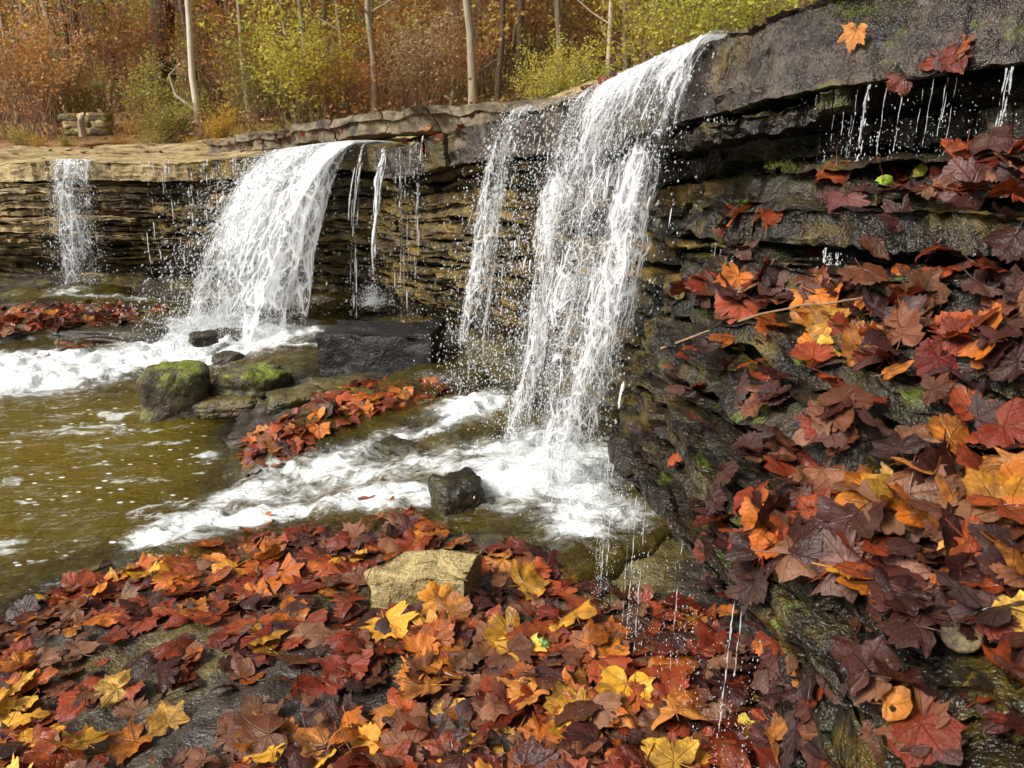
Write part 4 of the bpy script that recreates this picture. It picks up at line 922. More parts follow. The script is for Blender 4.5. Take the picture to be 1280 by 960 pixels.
# leaves that stand out one by one
def special(u, v, label, colour, size, tilt=(0, 0), spin=0.0, tpl=0, lift=.045, face=.5, name='fallen_leaf'):
    h, n = cast(u, v)
    if h is None: return
    if n @ (CAM - h) < 0: n = -n
    vd = (CAM - h) / np.linalg.norm(CAM - h); m = n * (1 - face) + vd * face; m /= np.linalg.norm(m)
    m = m + np.array([tilt[0], 0, tilt[1]]); m /= np.linalg.norm(m)
    q = Vector((0, 0, 1)).rotation_difference(Vector(m)) @ Quaternion((0, 0, 1), spin)
    LEAVES.append(dict(pos=h + vd * lift, rot=np.array(q.to_matrix()), sc=size, cn='special', col=np.array(colour), t=tpl, zone='special', label=label))
SPEC = [(1068, 45, 'single orange leaf stuck on the mossy grey slab', (.56, .22, .05), .062, 2.2, 3), (928, 436, 'small bright yellow leaf on the olive layered rock', (.80, .52, .03), .045, 1.2, 24),
        (1030, 400, 'golden leaf standing on edge by the thin twig', (.66, .30, .03), .075, .4, 5), (1012, 578, 'large cupped red leaf on the dark wet rock', (.25, .045, .022), .105, 3.4, 7),
        (1095, 636, 'wide yellow and orange leaf draped over the rock edge', (.70, .30, .03), .095, 1.9, 9), (1235, 640, 'broad golden orange leaf on the heap of rock leaves', (.68, .30, .035), .110, .6, 11),
        (1225, 690, 'pale orange leaf under the broad golden leaf', (.62, .26, .05), .085, 2.8, 2), (1110, 712, 'dusty pink brown leaf lying flat on the rock heap', (.36, .17, .11), .085, .2, 13), (1045, 705, 'mauve brown leaf beside the dusty pink leaf', (.20, .10, .08), .085, 1.0, 4),
        (955, 662, 'narrow orange leaf standing upright on the ledge', (.52, .14, .018), .075, 2.5, 15), (1108, 590, 'tiny ragged yellow leaf hanging against black rock', (.72, .42, .10), .030, 0, 24), (1175, 485, 'pale salmon leaf with an orange lobe on the ledge', (.46, .22, .12), .07, 2.0, 17),
        (1130, 395, 'silver grey wet leaf among the ledge leaves', (.15, .10, .09), .075, .9, 19), (920, 352, 'bright orange red leaf at the start of the twig', (.54, .15, .02), .085, 2.0, 1), (852, 358, 'rusty red leaf at the edge of the spray', (.36, .075, .02), .065, .3, 6),
        (938, 918, 'spotted lemon yellow oval leaf standing in the leaf bank', (.80, .56, .05), .075, .2, 23), (1268, 785, 'bright yellow leaf at the end of the rock heap', (.78, .46, .06), .07, 1.4, 12), (1108, 227, 'lime green leaf among maroon leaves on the ledge', (.30, .42, .03), .05, 1.3, 25), (1152, 212, 'small curled yellow green leaf on the maroon leaves', (.36, .34, .04), .04, 2.0, 22),
        (140, 866, 'flat golden yellow leaf lying alone on bare slate', (.74, .42, .07), .085, 1.8, 8), (208, 897, 'square golden leaf on the muddy slate beside the flat golden leaf', (.72, .38, .06), .08, .6, 10), (282, 722, 'large crumpled golden leaf on the bank near the foam', (.66, .28, .03), .115, 2.4, 14), (525, 790, 'long yellow orange leaf in front of the pale stone', (.70, .32, .035), .095, 1.6, 16), (545, 745, 'golden leaf leaning against the pale stone', (.64, .26, .03), .09, .3, 18), (485, 640, 'curled orange leaf at the edge of the shallows', (.56, .18, .025), .08, .9, 20), (322, 580 - 22, 'bright orange leaf at the tip of the red leaf patch', (.58, .18, .02), .085, 2.3, 21), (1165, 305 + 150, 'wine red leaf on the shaded ledge', (.16, .025, .02), .07, 2.3, 0), (700, 868, 'deep orange leaf folded upright in the leaf bank', (.54, .15, .02), .09, .8, 3), (640, 935, 'rich yellow leaf low on the leaf bank', (.74, .40, .04), .09, 2.7, 5), (560, 895, 'pale yellow lobed leaf on the leaf bank', (.74, .42, .08), .085, 1.2, 7), (1200, 300 - 70, 'broad wine brown leaf draped over the upper ledge', (.15, .05, .04), .11, 1.2, 9), (1060, 255, 'wet reddish leaf hanging from the upper ledge', (.14, .05, .045), .09, 2.9, 11), (545, 166, 'small vivid red leaf on the rock lip', (.50, .05, .01), .07, .3, 2)]
for u, v, lab, c, sz, spin, tp in SPEC: special(u, v, lab, c, sz, spin=spin, tpl=tp)
# the individuals: singled-out leaves, then those that show largest and brightest
def proj(p):
    d = p - CAM; dep = d[1] * CC - d[2] * SS; return 640 + FPX * d[0] / dep, 480 - FPX * (d[1] * SS + d[2] * CC) / dep, dep
def visible(L):
    u, v, dep = proj(L['pos'])
    if not (-10 < u < 1290 and -10 < v < 970): return None
    d = L['pos'] - CAM; r = np.linalg.norm(d); h = BVH.ray_cast(Vector(CAM), Vector(d / r))
    if h[0] is not None and h[3] < r - .06: return None
    return L['sc'] / dep
order = []
scatter_px('terrace', [(850, 640), (900, 640), (960, 760), (1040, 960), (960, 960), (900, 800)], 34, dict(red=.3, brown=.15, maroon=.5, orange=.05), 539, None, up_only=-.5, tilt=.12, size=(.045, .08))
scatter_px('terrace', [(850, 420), (960, 440), (980, 600), (900, 640), (800, 560)], 16, dict(red=.4, brown=.2, maroon=.4), 540, None, up_only=-.5, tilt=.15, size=(.04, .07))
# the same litter goes on past the edge of the view
scatter_px('terrace', [(1335, 330), (1700, 300), (1700, 480), (1335, 465)], 90, TP, 551, None, up_only=.05, tilt=.25, size=(.065, .10))
scatter_px('terrace', [(1335, 570), (1700, 540), (1700, 980), (1335, 980)], 120, TP, 552, None, up_only=-.1, tilt=.2, size=(.065, .10))
scatter_px('terrace', [(1335, 195), (1600, 190), (1600, 265), (1335, 262)], 36, TP, 553, None, up_only=0, tilt=.25, size=(.06, .085))
scatter_px('bank', [(-300, 940), (-85, 840), (-85, 1120), (-300, 1120)], 70, BASEP, 554, None, tilt=.15)
for i, L in enumerate(LEAVES):
    s = visible(L)
    if L['label']: order.append((9e9, i)); continue
    if s is None: continue
    bonus = {'yellow': 3.0, 'orange': 1.6, 'red': .9, 'brown': .8, 'maroon': .6}[L['cn']] * (1 + .4 * i / len(LEAVES))
    order.append((s * bonus, i))
order.sort(reverse=True); chosen = {i for _, i in order[:296]}
ZL = {'bank': ('lying in the leaf carpet on the bank by the pool', 'leaves of the bank carpet'), 'terrace': ('lying on the dark layered rock steps', 'leaves on the rock steps'), 'island': ('in the leaf patch between the two channels', 'leaves of the patch between the channels'), 'far': ('in the leaf strip under the far ledge', 'leaves of the strip under the ledge'), 'lip': ('lying on the lip of the falls', 'leaves on the lip of the falls'), 'shallows': ('stranded in the shallows beside the bank', 'leaves in the shallows')}
CN = {'yellow': 'golden yellow', 'orange': 'orange', 'red': 'rust red', 'brown': 'brown', 'maroon': 'dark maroon'}
mb = MB(); g = np.random.default_rng(77)
for i, L in enumerate(LEAVES):
    if i in chosen:
        o = bpy.data.objects.new('fallen_leaf', LEAF_ME[L['t']]); COL.objects.link(o)
        mt = Matrix(L['rot'].tolist()).to_4x4(); o.matrix_world = Matrix.Translation(L['pos']) @ mt @ Matrix.Scale(L['sc'], 4)
        o.color = (*np.clip(L['col'], 0, 1), 1)
        if L['label']: tag(o, L['label'], 'leaf')
        else: tag(o, f"{CN[L['cn']]} lobed leaf {ZL[L['zone']][0]}", 'leaf', f"{CN[L['cn']]} {ZL[L['zone']][1]}")
    else:
        P, F3, F4, uv = TPL[L['t']]; W = P * L['sc'] @ L['rot'].T + L['pos']; n = len(P)
        off = mb.n; mb.V.append(W); mb.F.setdefault(3, []).append(F3 + off); mb.F.setdefault(4, []).append(F4 + off); mb.n += n
        for k_, a in (('col', np.tile(L['col'], (n, 1))), ('rnd', np.full(n, g.random())), ('uv', uv)): mb.A.setdefault(k_, []).append(a)
for _ in range(90):
    h_, n_ = cast(g.uniform(0, 900), g.uniform(690, 960))
    if h_ is None or h_[1] > 5: continue
    a_ = g.random() * 6.283; L_ = g.uniform(.05, .16); tt_ = np.linspace(-.5, .5, 6); bend_ = g.normal(0, .12)
    Pt = h_ + np.c_[np.cos(a_) * tt_ * L_ - np.sin(a_) * bend_ * tt_ ** 2 * L_, np.sin(a_) * tt_ * L_ + np.cos(a_) * bend_ * tt_ ** 2 * L_, .035 + g.normal(0, .25) * tt_ * L_]
    V, F = tube(Pt, np.linspace(.0022, .0012, 6), 4); n = len(V); off = mb.n; mb.V.append(V); mb.F.setdefault(4, []).append(F + off); mb.n += n
    for k_, a in (('col', np.tile(np.array([.10, .05, .025]) * g.uniform(.4, 1.6), (n, 1))), ('rnd', np.full(n, g.random())), ('uv', np.tile([.3, .4], (n, 1)))): mb.A[k_].append(a)
tag(obj('leaf_litter', mb.mesh('leaf_litter', M['leaf_mass'])), 'deep wet litter of brown and red leaves under the brighter ones', 'leaf litter', kind='stuff')

# loose angular chips on the bare parts of the layered rock
def chip_mesh(seed):
    q = np.random.default_rng(seed); bm = bmesh.new()
    for p in q.normal(0, 1, (13, 3)): p = p / np.linalg.norm(p) * q.uniform(.7, 1); bm.verts.new(p * [1, .75, .42])
    r = bmesh.ops.convex_hull(bm, input=bm.verts[:]); bmesh.ops.delete(bm, geom=[v for v in bm.verts if not v.link_faces], context='VERTS')
    me = bpy.data.meshes.new('rock_chip'); bm.to_mesh(me); bm.free(); me.materials.append(M[('rock_dark', 'rock_cobble', 'rock_slab')[seed % 3]]); return me
CHIP = [chip_mesh(i) for i in range(9)]; q = np.random.default_rng(404); cnt = 0
for _ in range(900):
    if cnt >= 70: break
    u = q.uniform(770, 1275); v = q.uniform(330, 955); h, n = cast(u, v)
    if h is None or h[1] > 3.2 or h[0] < .3 or abs(n[2]) < .55: continue
    o = obj('rock_chip', CHIP[int(q.integers(9))], None, h + [0, 0, .004]); sz = .008 + .03 * q.random() ** 2.2; o.scale = (sz,) * 3; o.rotation_euler = (q.normal(0, .3), q.normal(0, .3), q.random() * 6.28)
    tag(o, 'small angular dark chip of stone lying on the layered rock steps', 'stone', 'stone chips on the rock steps'); cnt += 1

# ------------------------------------------------------------------ twigs, husk, seed disc, moss
def stick(name, pts, r0, r1, mat, label, seed, side=None):
    q = np.random.default_rng(seed); pts = np.array(pts); L = np.linspace(0, 1, len(pts)); tt = np.linspace(0, 1, 26)
    P = np.stack([np.interp(tt, L, pts[:, i]) for i in range(3)], 1); P += fbm(np.c_[tt * 5, 0 * tt + seed, 0 * tt], 1, 3, seed)[:, None] * np.array([.012, .006, .010])
    mb = MB(); c0 = P[0].copy(); V, F = tube(P - c0, np.linspace(r0, r1, 26) * (1 + .15 * q.normal(0, 1, 26)), 7); mb.add(V, F)
    for tpos, dv in (side or []):
        i = int(tpos * 25); b = P[i] - c0; dv = np.array(dv); s_ = np.linspace(0, 1, 8)
        V, F = tube(b + dv * s_[:, None] + np.array([0, 0, .01]) * np.sin(s_ * 3)[:, None], np.linspace(r1 * .9, r1 * .4, 8), 5); mb.add(V, F)
    tag(obj(name, mb.mesh(name, M[mat]), None, c0), label, 'stick')
def spt(u, v, up=.012): h, n = cast(u, v); return h + (CAM - h) / np.linalg.norm(CAM - h) * up
tw = [spt(826, 436, .05), spt(880, 417, .065), spt(950, 392, .075), spt(1000, 382, .08), spt(1060, 374, .07), spt(1120, 366, .05)]
stick('twig', tw, .0045, .0025, 'twig', 'thin bare tan twig lying across the layered rock', 3)
p0, p1 = pz(42, 756, .05), pz(140, 706, .04)
stick('stick', [p0, (p0 + p1) / 2 + [0, 0, .02], p1], .010, .005, 'stick_dark', 'dark wet stick lying along the pool edge beside the leaves', 5, [(.8, (.02, .04, .04))])
p0, p1 = spt(318, 545, .02), spt(262, 545, .02)
stick('twig', [spt(272, 550, .02), spt(300, 548, .04)], .006, .003, 'stick_dark', 'short dark twig poking out from the red leaf patch', 6)
h, n = cast(677, 818)
bm = bmesh.new(); bmesh.ops.create_icosphere(bm, subdivisions=4, radius=1); V = np.array([v.co[:] for v in bm.verts]); F = np.array([[v.index for v in f.verts] for f in bm.faces]); bm.free()
sp = np.maximum(0, fbm(V, 7, 1, 5)); V = V * (.8 + .9 * sp)[:, None] * np.array([.026, .024, .020])
tag(obj('seed_husk', mesh_np('seed_husk', V, [F], M['husk']), None, h + [0, 0, .035]), 'small bumpy green husk sitting among the bank leaves', 'husk')
h, n = cast(1202, 792); vd = (CAM - h) / np.linalg.norm(CAM - h)
a = np.linspace(0, 1, 9); th = np.arange(32) * 2 * np.pi / 32; rr = np.array([0.01, .2, .4, .6, .8, .92, 1.0, 1.0, .9]); zz = np.array([.10, .09, .12, .10, .13, .10, .04, -.04, -.12])
V = np.stack([rr[:, None] * np.cos(th), rr[:, None] * np.sin(th), zz[:, None] + 0 * th], -1).reshape(-1, 3); V[:, 2] += .05 * fbm(V, 4, 3, 8)
o = obj('seed_disc', mesh_np('seed_disc', V * .032, [grid_faces(9, 32, True), np.arange(32)[None, ::-1]], M['disc']), None, h + vd * .02); o.rotation_euler = Vector(vd * .7 + np.array([0, 0, .3])).to_track_quat('Z', 'Y').to_euler()
tag(o, 'round flat brown seed disc resting on the rock leaves', 'seed')
def moss(u0, v0, rad, label, seed, n=420, spread=(1, .5)):
    h, nn = cast(u0, v0)
    if h is None: return
    q = np.random.default_rng(seed); root = tag(empty('moss_clump', h), label, 'moss'); mb = MB(); Vb = []
    for i in range(n):
        u = u0 + q.normal(0, rad * spread[0]); v = v0 + q.normal(0, rad * spread[1]); p, m = cast(u, v)
        if p is None or np.linalg.norm(p - h) > .35: continue
        if m @ (CAM - p) < 0: m = -m
        for _ in range(5):
            d = m * .6 + np.array([0, 0, .4]) + q.normal(0, .45, 3); d /= np.linalg.norm(d); s = np.cross(d, q.normal(0, 1, 3)); s /= np.linalg.norm(s)
            b = p + q.normal(0, .006, 3); L = q.uniform(.005, .011); w = .0018
            mb.add(np.array([b - s * w, b + s * w, b + d * L]) - h, np.array([[0, 1, 2]]))
    o = obj('moss_blades', mb.mesh('moss_blades', M['moss'], False), root); o['kind'] = 'stuff'
moss(925, 212, 14, 'olive moss cushion in the hollow beside the lacy waterfall', 1, 300, (1.2, .6)); moss(978, 203, 12, 'bright green moss tuft under the grey slab', 2, 260, (1, .7))
moss(1075, 14, 18, 'yellow green moss patch on top of the grey slab', 3, 260, (1.6, .5)); moss(222, 484, 12, 'bright moss cap on the rounded boulder', 4, 300, (1.2, .9)); moss(318, 478, 9, 'vivid moss on the lumpy rock', 5, 260, (1.0, .8))

# ------------------------------------------------------------------ forest beyond the falls
def hill_z(x, y):
    x = np.asarray(x, float); y = np.asarray(y, float)
    b = 1.38 + .06 * np.clip(x + 6, 0, 14); r = np.clip(y - 15 - .12 * x, 0, None)
    return b + .04 * r + .0125 * r ** 1.85 - .6 * smooth(0, -3.5, y - 15.5)
hx = np.linspace(-60, 60, 140); hy = np.concatenate([np.linspace(11, 30, 60)[:-1], np.linspace(30, 80, 40)])
HX, HY = np.meshgrid(hx, hy); hp = np.stack([HX.ravel(), HY.ravel(), 0 * HX.ravel()], 1)
HZ = hill_z(HX, HY).ravel() + fbm(hp, .25, 5, 91) * .5 * smooth(12, 18, hp[:, 1])
tag(obj('hillside', mesh_np('hillside', np.stack([hp[:, 0], hp[:, 1], HZ], 1), [grid_faces(len(hy), len(hx))], M['forest'])), 'wooded hillside covered in rust brown leaf litter', kind='structure')
def leaf_quads(P, size, g, flat=.3):
    n = len(P); a = g.normal(0, 1, (n, 3)); a[:, 2] *= .6; a /= np.linalg.norm(a, axis=1)[:, None]; b = np.cross(a, g.normal(0, 1, (n, 3))); b /= np.linalg.norm(b, axis=1)[:, None]
    s = size * g.uniform(.5, 1.2, n); V = P[:, None] + s[:, None, None] * np.stack([a * .9, b * .45, -a * .9, -b * .45], 1)
    return V.reshape(-1, 3), np.arange(n * 4).reshape(-1, 4), np.repeat(g.random(n), 4)
def grow(g, base, d, L, r, depth, out, tips, kids=4, wob=.16):
    n = 9; P = [base]; dd = d / np.linalg.norm(d)
    for i in range(n - 1):
        dd = dd + g.normal(0, wob * .4, 3) + np.array([0, 0, .05]); dd /= np.linalg.norm(dd); P.append(P[-1] + dd * L / (n - 1))
    P = np.array(P); out.append((P, np.linspace(r, r * .45, n)))
    if depth == 0: tips.extend(P[3:]); return
    for k in range(kids):
        i = int(g.integers(3, n)); nd = dd * .55 + g.normal(0, .6, 3); nd[2] = abs(nd[2]) * .6 + .15
        grow(g, P[i], nd, L * g.uniform(.4, .62), r * .42 * g.uniform(.8, 1.1), depth - 1, out, tips, kids, wob * 1.3)
def tree_meshes(seed, H, r, leaves, lsize, low=.4, bark='bark', kids=5, trunk_wob=.05):
    g = np.random.default_rng(seed); out = []; tips = []; n = 16
    P = np.zeros((n, 3)); P[:, 2] = np.linspace(-.3, H, n); P[:, 0] = np.cumsum(g.normal(0, trunk_wob, n)); P[:, 1] = np.cumsum(g.normal(0, trunk_wob, n)); P[0, :2] = 0
    rr = r * (1 - .72 * np.linspace(0, 1, n)); rr[0] *= 1.5; rr[1] *= 1.1; mb = MB(); V, F = tube(P, rr, 9); mb.add(V, F)
    for k in range(11):
        f = low + (1 - low) * (k + g.random()) / 11; i = min(n - 1, int(f * (n - 1))); a = g.random() * 6.283
        grow(g, P[i], np.array([math.cos(a), math.sin(a), g.uniform(.2, .8)]), H * g.uniform(.13, .28) * (1.2 - .5 * f), rr[i] * .42, 1, out, tips, kids)
    for Pb, rb in out: V, F = tube(Pb, rb, 5); mb.add(V, F)
    tm = mb.mesh('trunk', M[bark])
    cm = None
    if leaves:
        tips = np.array(tips); idx = g.integers(len(tips), size=leaves); C_ = tips[idx] + g.normal(0, .22, (leaves, 3)); V, F, rn = leaf_quads(C_, lsize, g)
        cm = mesh_np('crown', V, [F], M['foliage'], False, {'rnd': rn})
    return tm, cm
TREE = [tree_meshes(1, 11, .062, 1300, .08, .18), tree_meshes(2, 13, .075, 1100, .085, .22), tree_meshes(3, 9, .05, 1300, .075, .15), tree_meshes(4, 12, .06, 1000, .08, .2), tree_meshes(5, 10, .05, 3200, .065, .06)]
def place_tree(k, x, y, rot, sc, col, label, group=None, bark=None):
    z = float(hill_z(x, y)); t_ = empty('tree', (x, y, z)); t_.rotation_euler = (0, 0, rot); t_.scale = (sc, sc, sc); tag(t_, label, 'tree', group)
    a = obj('trunk', TREE[k][0], t_)
    if bark: a.material_slots[0].link = 'OBJECT'; a.material_slots[0].material = M[bark]
    if TREE[k][1]: b = obj('crown', TREE[k][1], t_); b.color = (*col, 1)
RUST = (.52, .245, .085); RUST2 = (.58, .32, .11); OLIVE = (.46, .41, .07); LIME = (.62, .62, .09); GOLD = (.70, .46, .07); ORNG = (.66, .29, .06); BROWN = (.44, .26, .14)
def ux(u, y): d = ray(u, 140); return d[0] * y / d[1]
named = [(4, 395, 16, LIME, 'slim tree with lime green leaves between the rust thickets', 1.0, 'bark'), (4, 372, 17.2, (.58, .54, .08), 'second lime yellow tree leaning on the lime green tree', .9, 'bark'), (4, 425, 17.6, (.50, .50, .09), 'pale green tree between the lime tree and the grey stems', 1.0, 'bark'), (4, 405, 19, LIME, 'tall lime tree filling the gap behind the paired lime trees', 1.3, 'bark'), (4, 60, 18.5, (.48, .40, .07), 'olive gold tree above the stone pile', 1.2, 'bark'), (4, 690, 19.5, (.58, .52, .09), 'soft yellow tree above the rear ledge', 1.3, 'bark'), (4, 560, 18.5, (.60, .46, .10), 'straw yellow tree behind the stout pale grey trunk', 1.1, 'bark'), (0, 465, 16, OLIVE, 'grey trunked tree with several stems beside the lime green tree', 1.0, 'bark'), (1, 592, 15.6, GOLD, 'stout pale grey trunk with lichen standing above the rear ledge', 1.05, 'bark'), (3, 625, 16.5, OLIVE, 'dark leaning tree behind the stout pale grey trunk', 1.0, 'bark_dark'), (1, 648, 17, RUST2, 'dark forked tree beside the leaning tree', 1.0, 'bark_dark'),
         (2, 762, 16, GOLD, 'pale slender trunk above the slim waterfall', 1.0, 'bark_pale'), (3, 778, 17.5, OLIVE, 'grey tree close behind the pale slender trunk', 1.0, 'bark'), (4, 820, 18, LIME, 'bushy lime yellow tree above the lacy waterfall', 1.1, 'bark'), (4, 875, 22, (.40, .40, .06), 'yellow green tree fading into the bright sky', 1.2, 'bark'),
         (1, 150, 21, BROWN, 'tall dark barked tree in the rust thicket beyond the stone pile', 1.1, 'bark_dark'), (0, 110, 20, (.10, .13, .03), 'dark green tree over the mossy rock pile', 1.1, 'bark_dark'), (2, 310, 17.5, RUST, 'thin rust leaved tree beyond the dead tree', 1.1, 'bark'), (2, 20, 19, RUST2, 'rust leaved tree at the edge of the clearing', 1.0, 'bark'), (3, 520, 19, ORNG, 'orange leaved tree behind the twiggy brush', 1.1, 'bark'), (3, 700, 18, RUST, 'tall bare tree between dark and pale trunks', 1.15, 'bark')]
g = np.random.default_rng(5)
for k, u, y, col, lab, sc, bk in named: place_tree(k, ux(u, y), y, g.random() * 6.28, sc, col, lab, None, bk)
for i in range(48):
    y = 17.5 + 26 * g.random() ** 1.4; u = g.uniform(-150, 1050); col = [RUST, RUST2, LIME, OLIVE, ORNG, (.60, .50, .09)][g.choice(6, p=[.22, .18, .16, .18, .08, .18])]
    place_tree(int(g.integers(5)), ux(u, y), y, g.random() * 6.28, g.uniform(.9, 1.4), col, 'tree of the rust coloured wood covering the hillside', 'trees of the hillside wood', 'bark' if g.random() < .6 else 'bark_dark')
for i in range(16):
    y = 18 + 20 * g.random(); u = g.uniform(1050, 1650) if i % 3 else g.uniform(-500, -150)
    place_tree(int(g.integers(5)), ux(u, y), y, g.random() * 6.28, g.uniform(.9, 1.4), [RUST, RUST2, LIME, OLIVE][int(g.integers(4))], 'tree of the rust coloured wood covering the hillside', 'trees of the hillside wood', 'bark')
# dead snag
sx_, sy_ = ux(246, 15.5), 15.5; sz_ = float(hill_z(sx_, sy_)); snag = tag(empty('dead_tree', (sx_, sy_, sz_)), 'bare pale dead tree with broken stubs standing alone', 'tree')
mb = MB(); P = np.array([(-.02, 0, -.2), (.02, 0, .5), (.0, 0, 1.1), (.06, 0, 1.9), (.10, 0, 2.6), (.08, 0, 3.4), (.14, 0, 4.4), (.10, 0, 5.5)]); V, F = tube(P, [.085, .07, .062, .056, .052, .045, .035, .015], 9); mb.add(V, F)
obj('trunk', mb.mesh('trunk', M['bark_pale']), snag)
for br in ([(.1, 0, 2.45), (-.15, .05, 2.85), (-.45, 0, 2.95), (-.75, 0, 2.9)], [(.1, 0, 2.3), (.2, 0, 2.55), (.22, 0, 2.75)], [(.02, 0, .45), (-.35, 0, .75), (-.42, 0, 1.1), (-.2, .0, 1.3)], [(.1, 0, 3.3), (.6, .1, 3.7), (1.0, 0, 3.9)]):
    P = np.array(br); V, F = tube(P, np.linspace(.035, .015, len(P)), 6); obj('branch', mesh_np('branch', V, [F], M['bark_pale']), snag)
# heavy curving limb on the dark tree is built as its own low branch tree
lx, ly = ux(213, 20.6), 20.6; lz = float(hill_z(lx, ly)); dt = tag(empty('tree', (lx, ly, lz)), 'massive dark trunk with one long limb sweeping over the brush', 'tree')
mb = MB(); P = np.array([(-.1, 0, -.4), (-.05, 0, .8), (.1, 0, 1.9), (.3, 0, 2.9), (.2, 0, 4.5), (.3, 0, 7)]); V, F = tube(P, [.38, .30, .27, .26, .2, .12], 10); mb.add(V, F); obj('trunk', mb.mesh('trunk', M['bark_dark']), dt)
P = np.array([(.25, 0, 2.5), (.7, -.2, 2.1), (1.3, -.3, 2.15), (1.9, -.3, 2.5), (2.3, -.3, 3.0), (2.9, -.3, 3.5)]); V, F = tube(P, [.14, .12, .10, .09, .07, .03], 8); obj('limb', mesh_np('limb', V, [F], M['bark_dark']), dt)
# shrubs
def shrub_meshes(seed, H, Wd, leaves, lsize):
    g = np.random.default_rng(seed); mb = MB(); tips = []
    for k in range(16):
        a = g.random() * 6.283; out = []; tp = []
        grow(g, np.array([g.normal(0, .12), g.normal(0, .12), -.05]), np.array([math.cos(a) * Wd / H, math.sin(a) * Wd / H, 1.0]), H * g.uniform(.6, 1.05), .016, 1, out, tp, 4, .2); tips += tp
        for Pb, rb in out: V, F = tube(Pb, rb, 4); mb.add(V, F)
    tips = np.array(tips); idx = g.integers(len(tips), size=leaves); V, F, rn = leaf_quads(tips[idx] + g.normal(0, .10, (leaves, 3)), lsize, g)
    return mb.mesh('stems', M['twig']), mesh_np('foliage', V, [F], M['foliage'], False, {'rnd': rn})
SHR = [shrub_meshes(11, 1.8, .9, 1700, .05), shrub_meshes(12, 2.6, 1.0, 2200, .055), shrub_meshes(13, 1.1, .8, 1300, .045), shrub_meshes(14, 3.2, 1.1, 700, .055)]
SG = {'rust': 'rust brown twiggy shrub in the hillside thicket', 'green': 'olive green leafy shrub at the foot of the wood', 'gold': 'small golden yellow shrub at the edge of the rock shelf', 'orange': 'glowing orange shrub among the trunks', 'bare': 'nearly bare straw coloured brush on the slope', 'lime': 'yellow green sapling growing behind the rock lip'}
SCOL = {'rust': [RUST, RUST2, (.54, .27, .12)], 'green': [(.36, .34, .05), (.30, .30, .045)], 'gold': [(.62, .40, .03)], 'orange': [ORNG], 'bare': [(.56, .40, .22)], 'lime': [(.60, .56, .08), (.52, .54, .08)]}
def place_shrub(k, u, y, kind, sc):
    x = ux(u, y); o = tag(empty('shrub', (x, y, float(hill_z(x, y)) - .05)), SG[kind], 'shrub', SG[kind].replace('shrub', 'shrubs').replace('sapling', 'saplings')); o.rotation_euler = (0, 0, g.random() * 6.28); o.scale = (sc,) * 3
    obj('stems', SHR[k][0], o); f = obj('foliage', SHR[k][1], o); c = SCOL[kind][g.integers(len(SCOL[kind]))]; f.color = (*c, 1)
for i in range(110):
    y = 18.5 + 20 * g.random() ** 1.2; u = g.uniform(-120, 1000)
    if u < 340: kd = ['rust', 'green', 'bare', 'lime'][g.choice(4, p=[.55, .22, .11, .12])]
    elif u < 560: kd = ['rust', 'bare', 'orange', 'lime'][g.choice(4, p=[.4, .15, .15, .3])]
    elif u < 740: kd = ['rust', 'bare', 'orange', 'green'][g.choice(4, p=[.66, .18, .1, .06])]
    else: kd = ['lime', 'rust', 'green'][g.choice(3, p=[.5, .3, .2])]
    place_shrub(int(g.choice([0, 1, 1, 3])), u, y, kd, g.uniform(.8, 1.4))
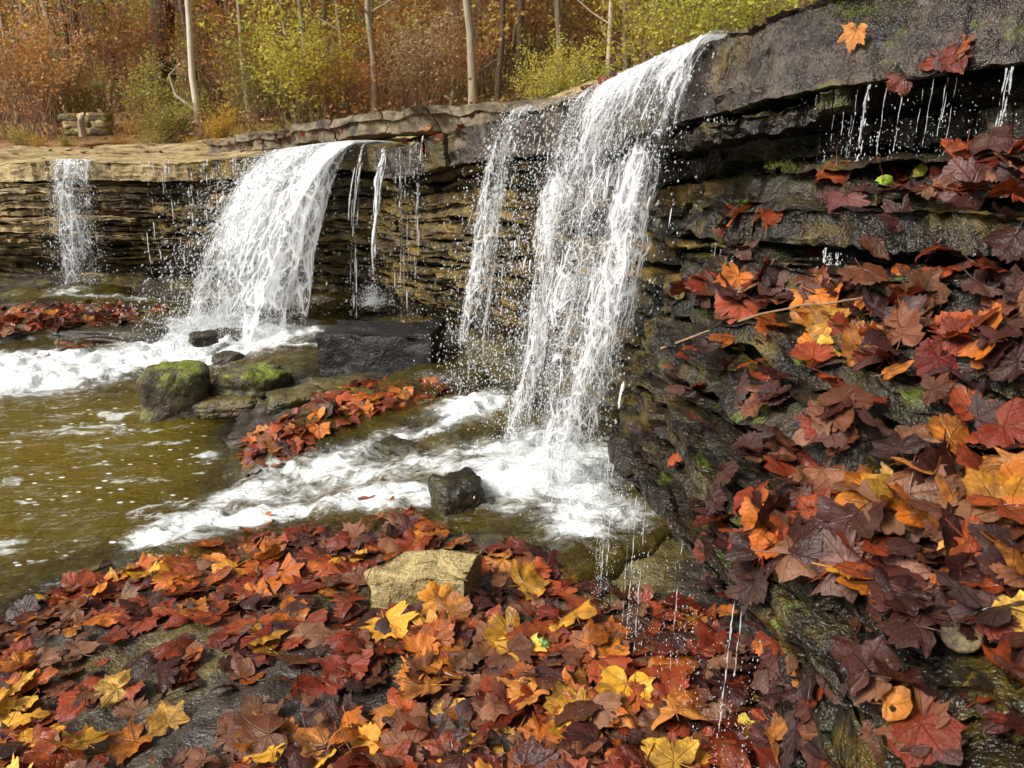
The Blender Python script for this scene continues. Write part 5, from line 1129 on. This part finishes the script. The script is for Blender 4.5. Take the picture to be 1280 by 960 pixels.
for u, y, kd, k, sc in [(35, 15.3, 'rust', 1, .75), (-10, 15.6, 'rust', 1, .9), (70, 16.5, 'rust', 0, .9), (105, 17, 'green', 0, .8), (190, 16, 'green', 0, .8), (165, 15.6, 'gold', 2, .3), (225, 15.4, 'green', 2, .7), (278, 15.2, 'gold', 2, .55), (270, 15.0, 'gold', 2, .35), (200, 15.2, 'green', 2, .55), (320, 16, 'green', 1, .7), (350, 16.5, 'green', 0, .9), (365, 15.8, 'lime', 1, .7), (430, 16.2, 'orange', 0, .9), (400, 15.8, 'lime', 1, .8), (500, 16.5, 'bare', 1, .8), (535, 16, 'bare', 3, .6), (560, 17, 'rust', 1, .8), (670, 15.0, 'lime', 1, .45), (690, 14.8, 'lime', 0, .6), (720, 15, 'lime', 1, .5), (745, 15.5, 'lime', 0, .6), (800, 15.5, 'lime', 1, .9), (850, 15.5, 'lime', 1, 1.0), (900, 15.5, 'lime', 1, 1.1), (40, 14.6, 'gold', 2, .25), (75, 14.7, 'green', 2, .22), (145, 14.6, 'gold', 2, .2), (185, 14.6, 'green', 2, .3), (235, 14.5, 'gold', 2, .22), (15, 14.8, 'green', 2, .3), (300, 14.4, 'green', 2, .35), (330, 14.2, 'green', 2, .4)]:
    place_shrub(k, u, y, kd, sc)
for i in range(34):
    place_shrub(int(g.choice([0, 1, 1])), g.uniform(1000, 1650) if i % 3 else g.uniform(-500, -120), 16.5 + 14 * g.random(), ['lime', 'rust', 'green'][g.choice(3, p=[.35, .45, .2])], g.uniform(.9, 1.4))
# undergrowth that reads as one mass
n = 40000; y = 15 + 24 * g.random(n) ** 1.5; x = (g.uniform(-400, 1600, n) - 640) / FPX * y / 1.05
z = hill_z(x, y) + np.abs(g.normal(0, .28, n)) * (1 + .03 * (y - 15)); cl = vnoise(np.c_[x * .5, y * .5, 0 * x], 3)
V, F, rn = leaf_quads(np.c_[x, y, z], .055, g)
colr = np.where((cl > .25)[:, None], np.array([(.22, .20, .035)]), np.array([(.40, .18, .08)])) * g.uniform(.6, 1.3, (n, 1))
tag(obj('undergrowth', mesh_np('undergrowth', V, [F], M['foliage_mass'], False, {'rnd': rn, 'col': np.repeat(colr, 4, 0)})), 'low rust and olive undergrowth covering the slope', 'undergrowth', kind='stuff')
# stacked stones and stump at the far edge of the shelf
g2 = np.random.default_rng(9)
for i in range(9):
    u = 92 + (i % 3) * 17 + g2.uniform(-3, 3); v = 164 - (i // 3) * 8.5
    p = py(u, v, 14.6); boulder('stacked_stone', tuple(p), (.34, .3, .15), 'rock_tan' if i % 2 else 'rock_wall', 'squared stone of the low mossy pile at the end of the shelf', 200 + i, g2.uniform(-.2, .2), boxy=.7, rough=.12, sub=3)['group'] = 'stones of the low pile'
p = py(101, 152, 14.3); mb = MB(); V, F = tube(np.array([(0, 0, -.25), (0, 0, 0), (.03, 0, .10), (.09, 0, .13)]), [.07, .05, .055, .03], 8); mb.add(V, F)
tag(obj('stump', mb.mesh('stump', M['bark']), None, p), 'pale broken stump beside the stone pile', 'stump')
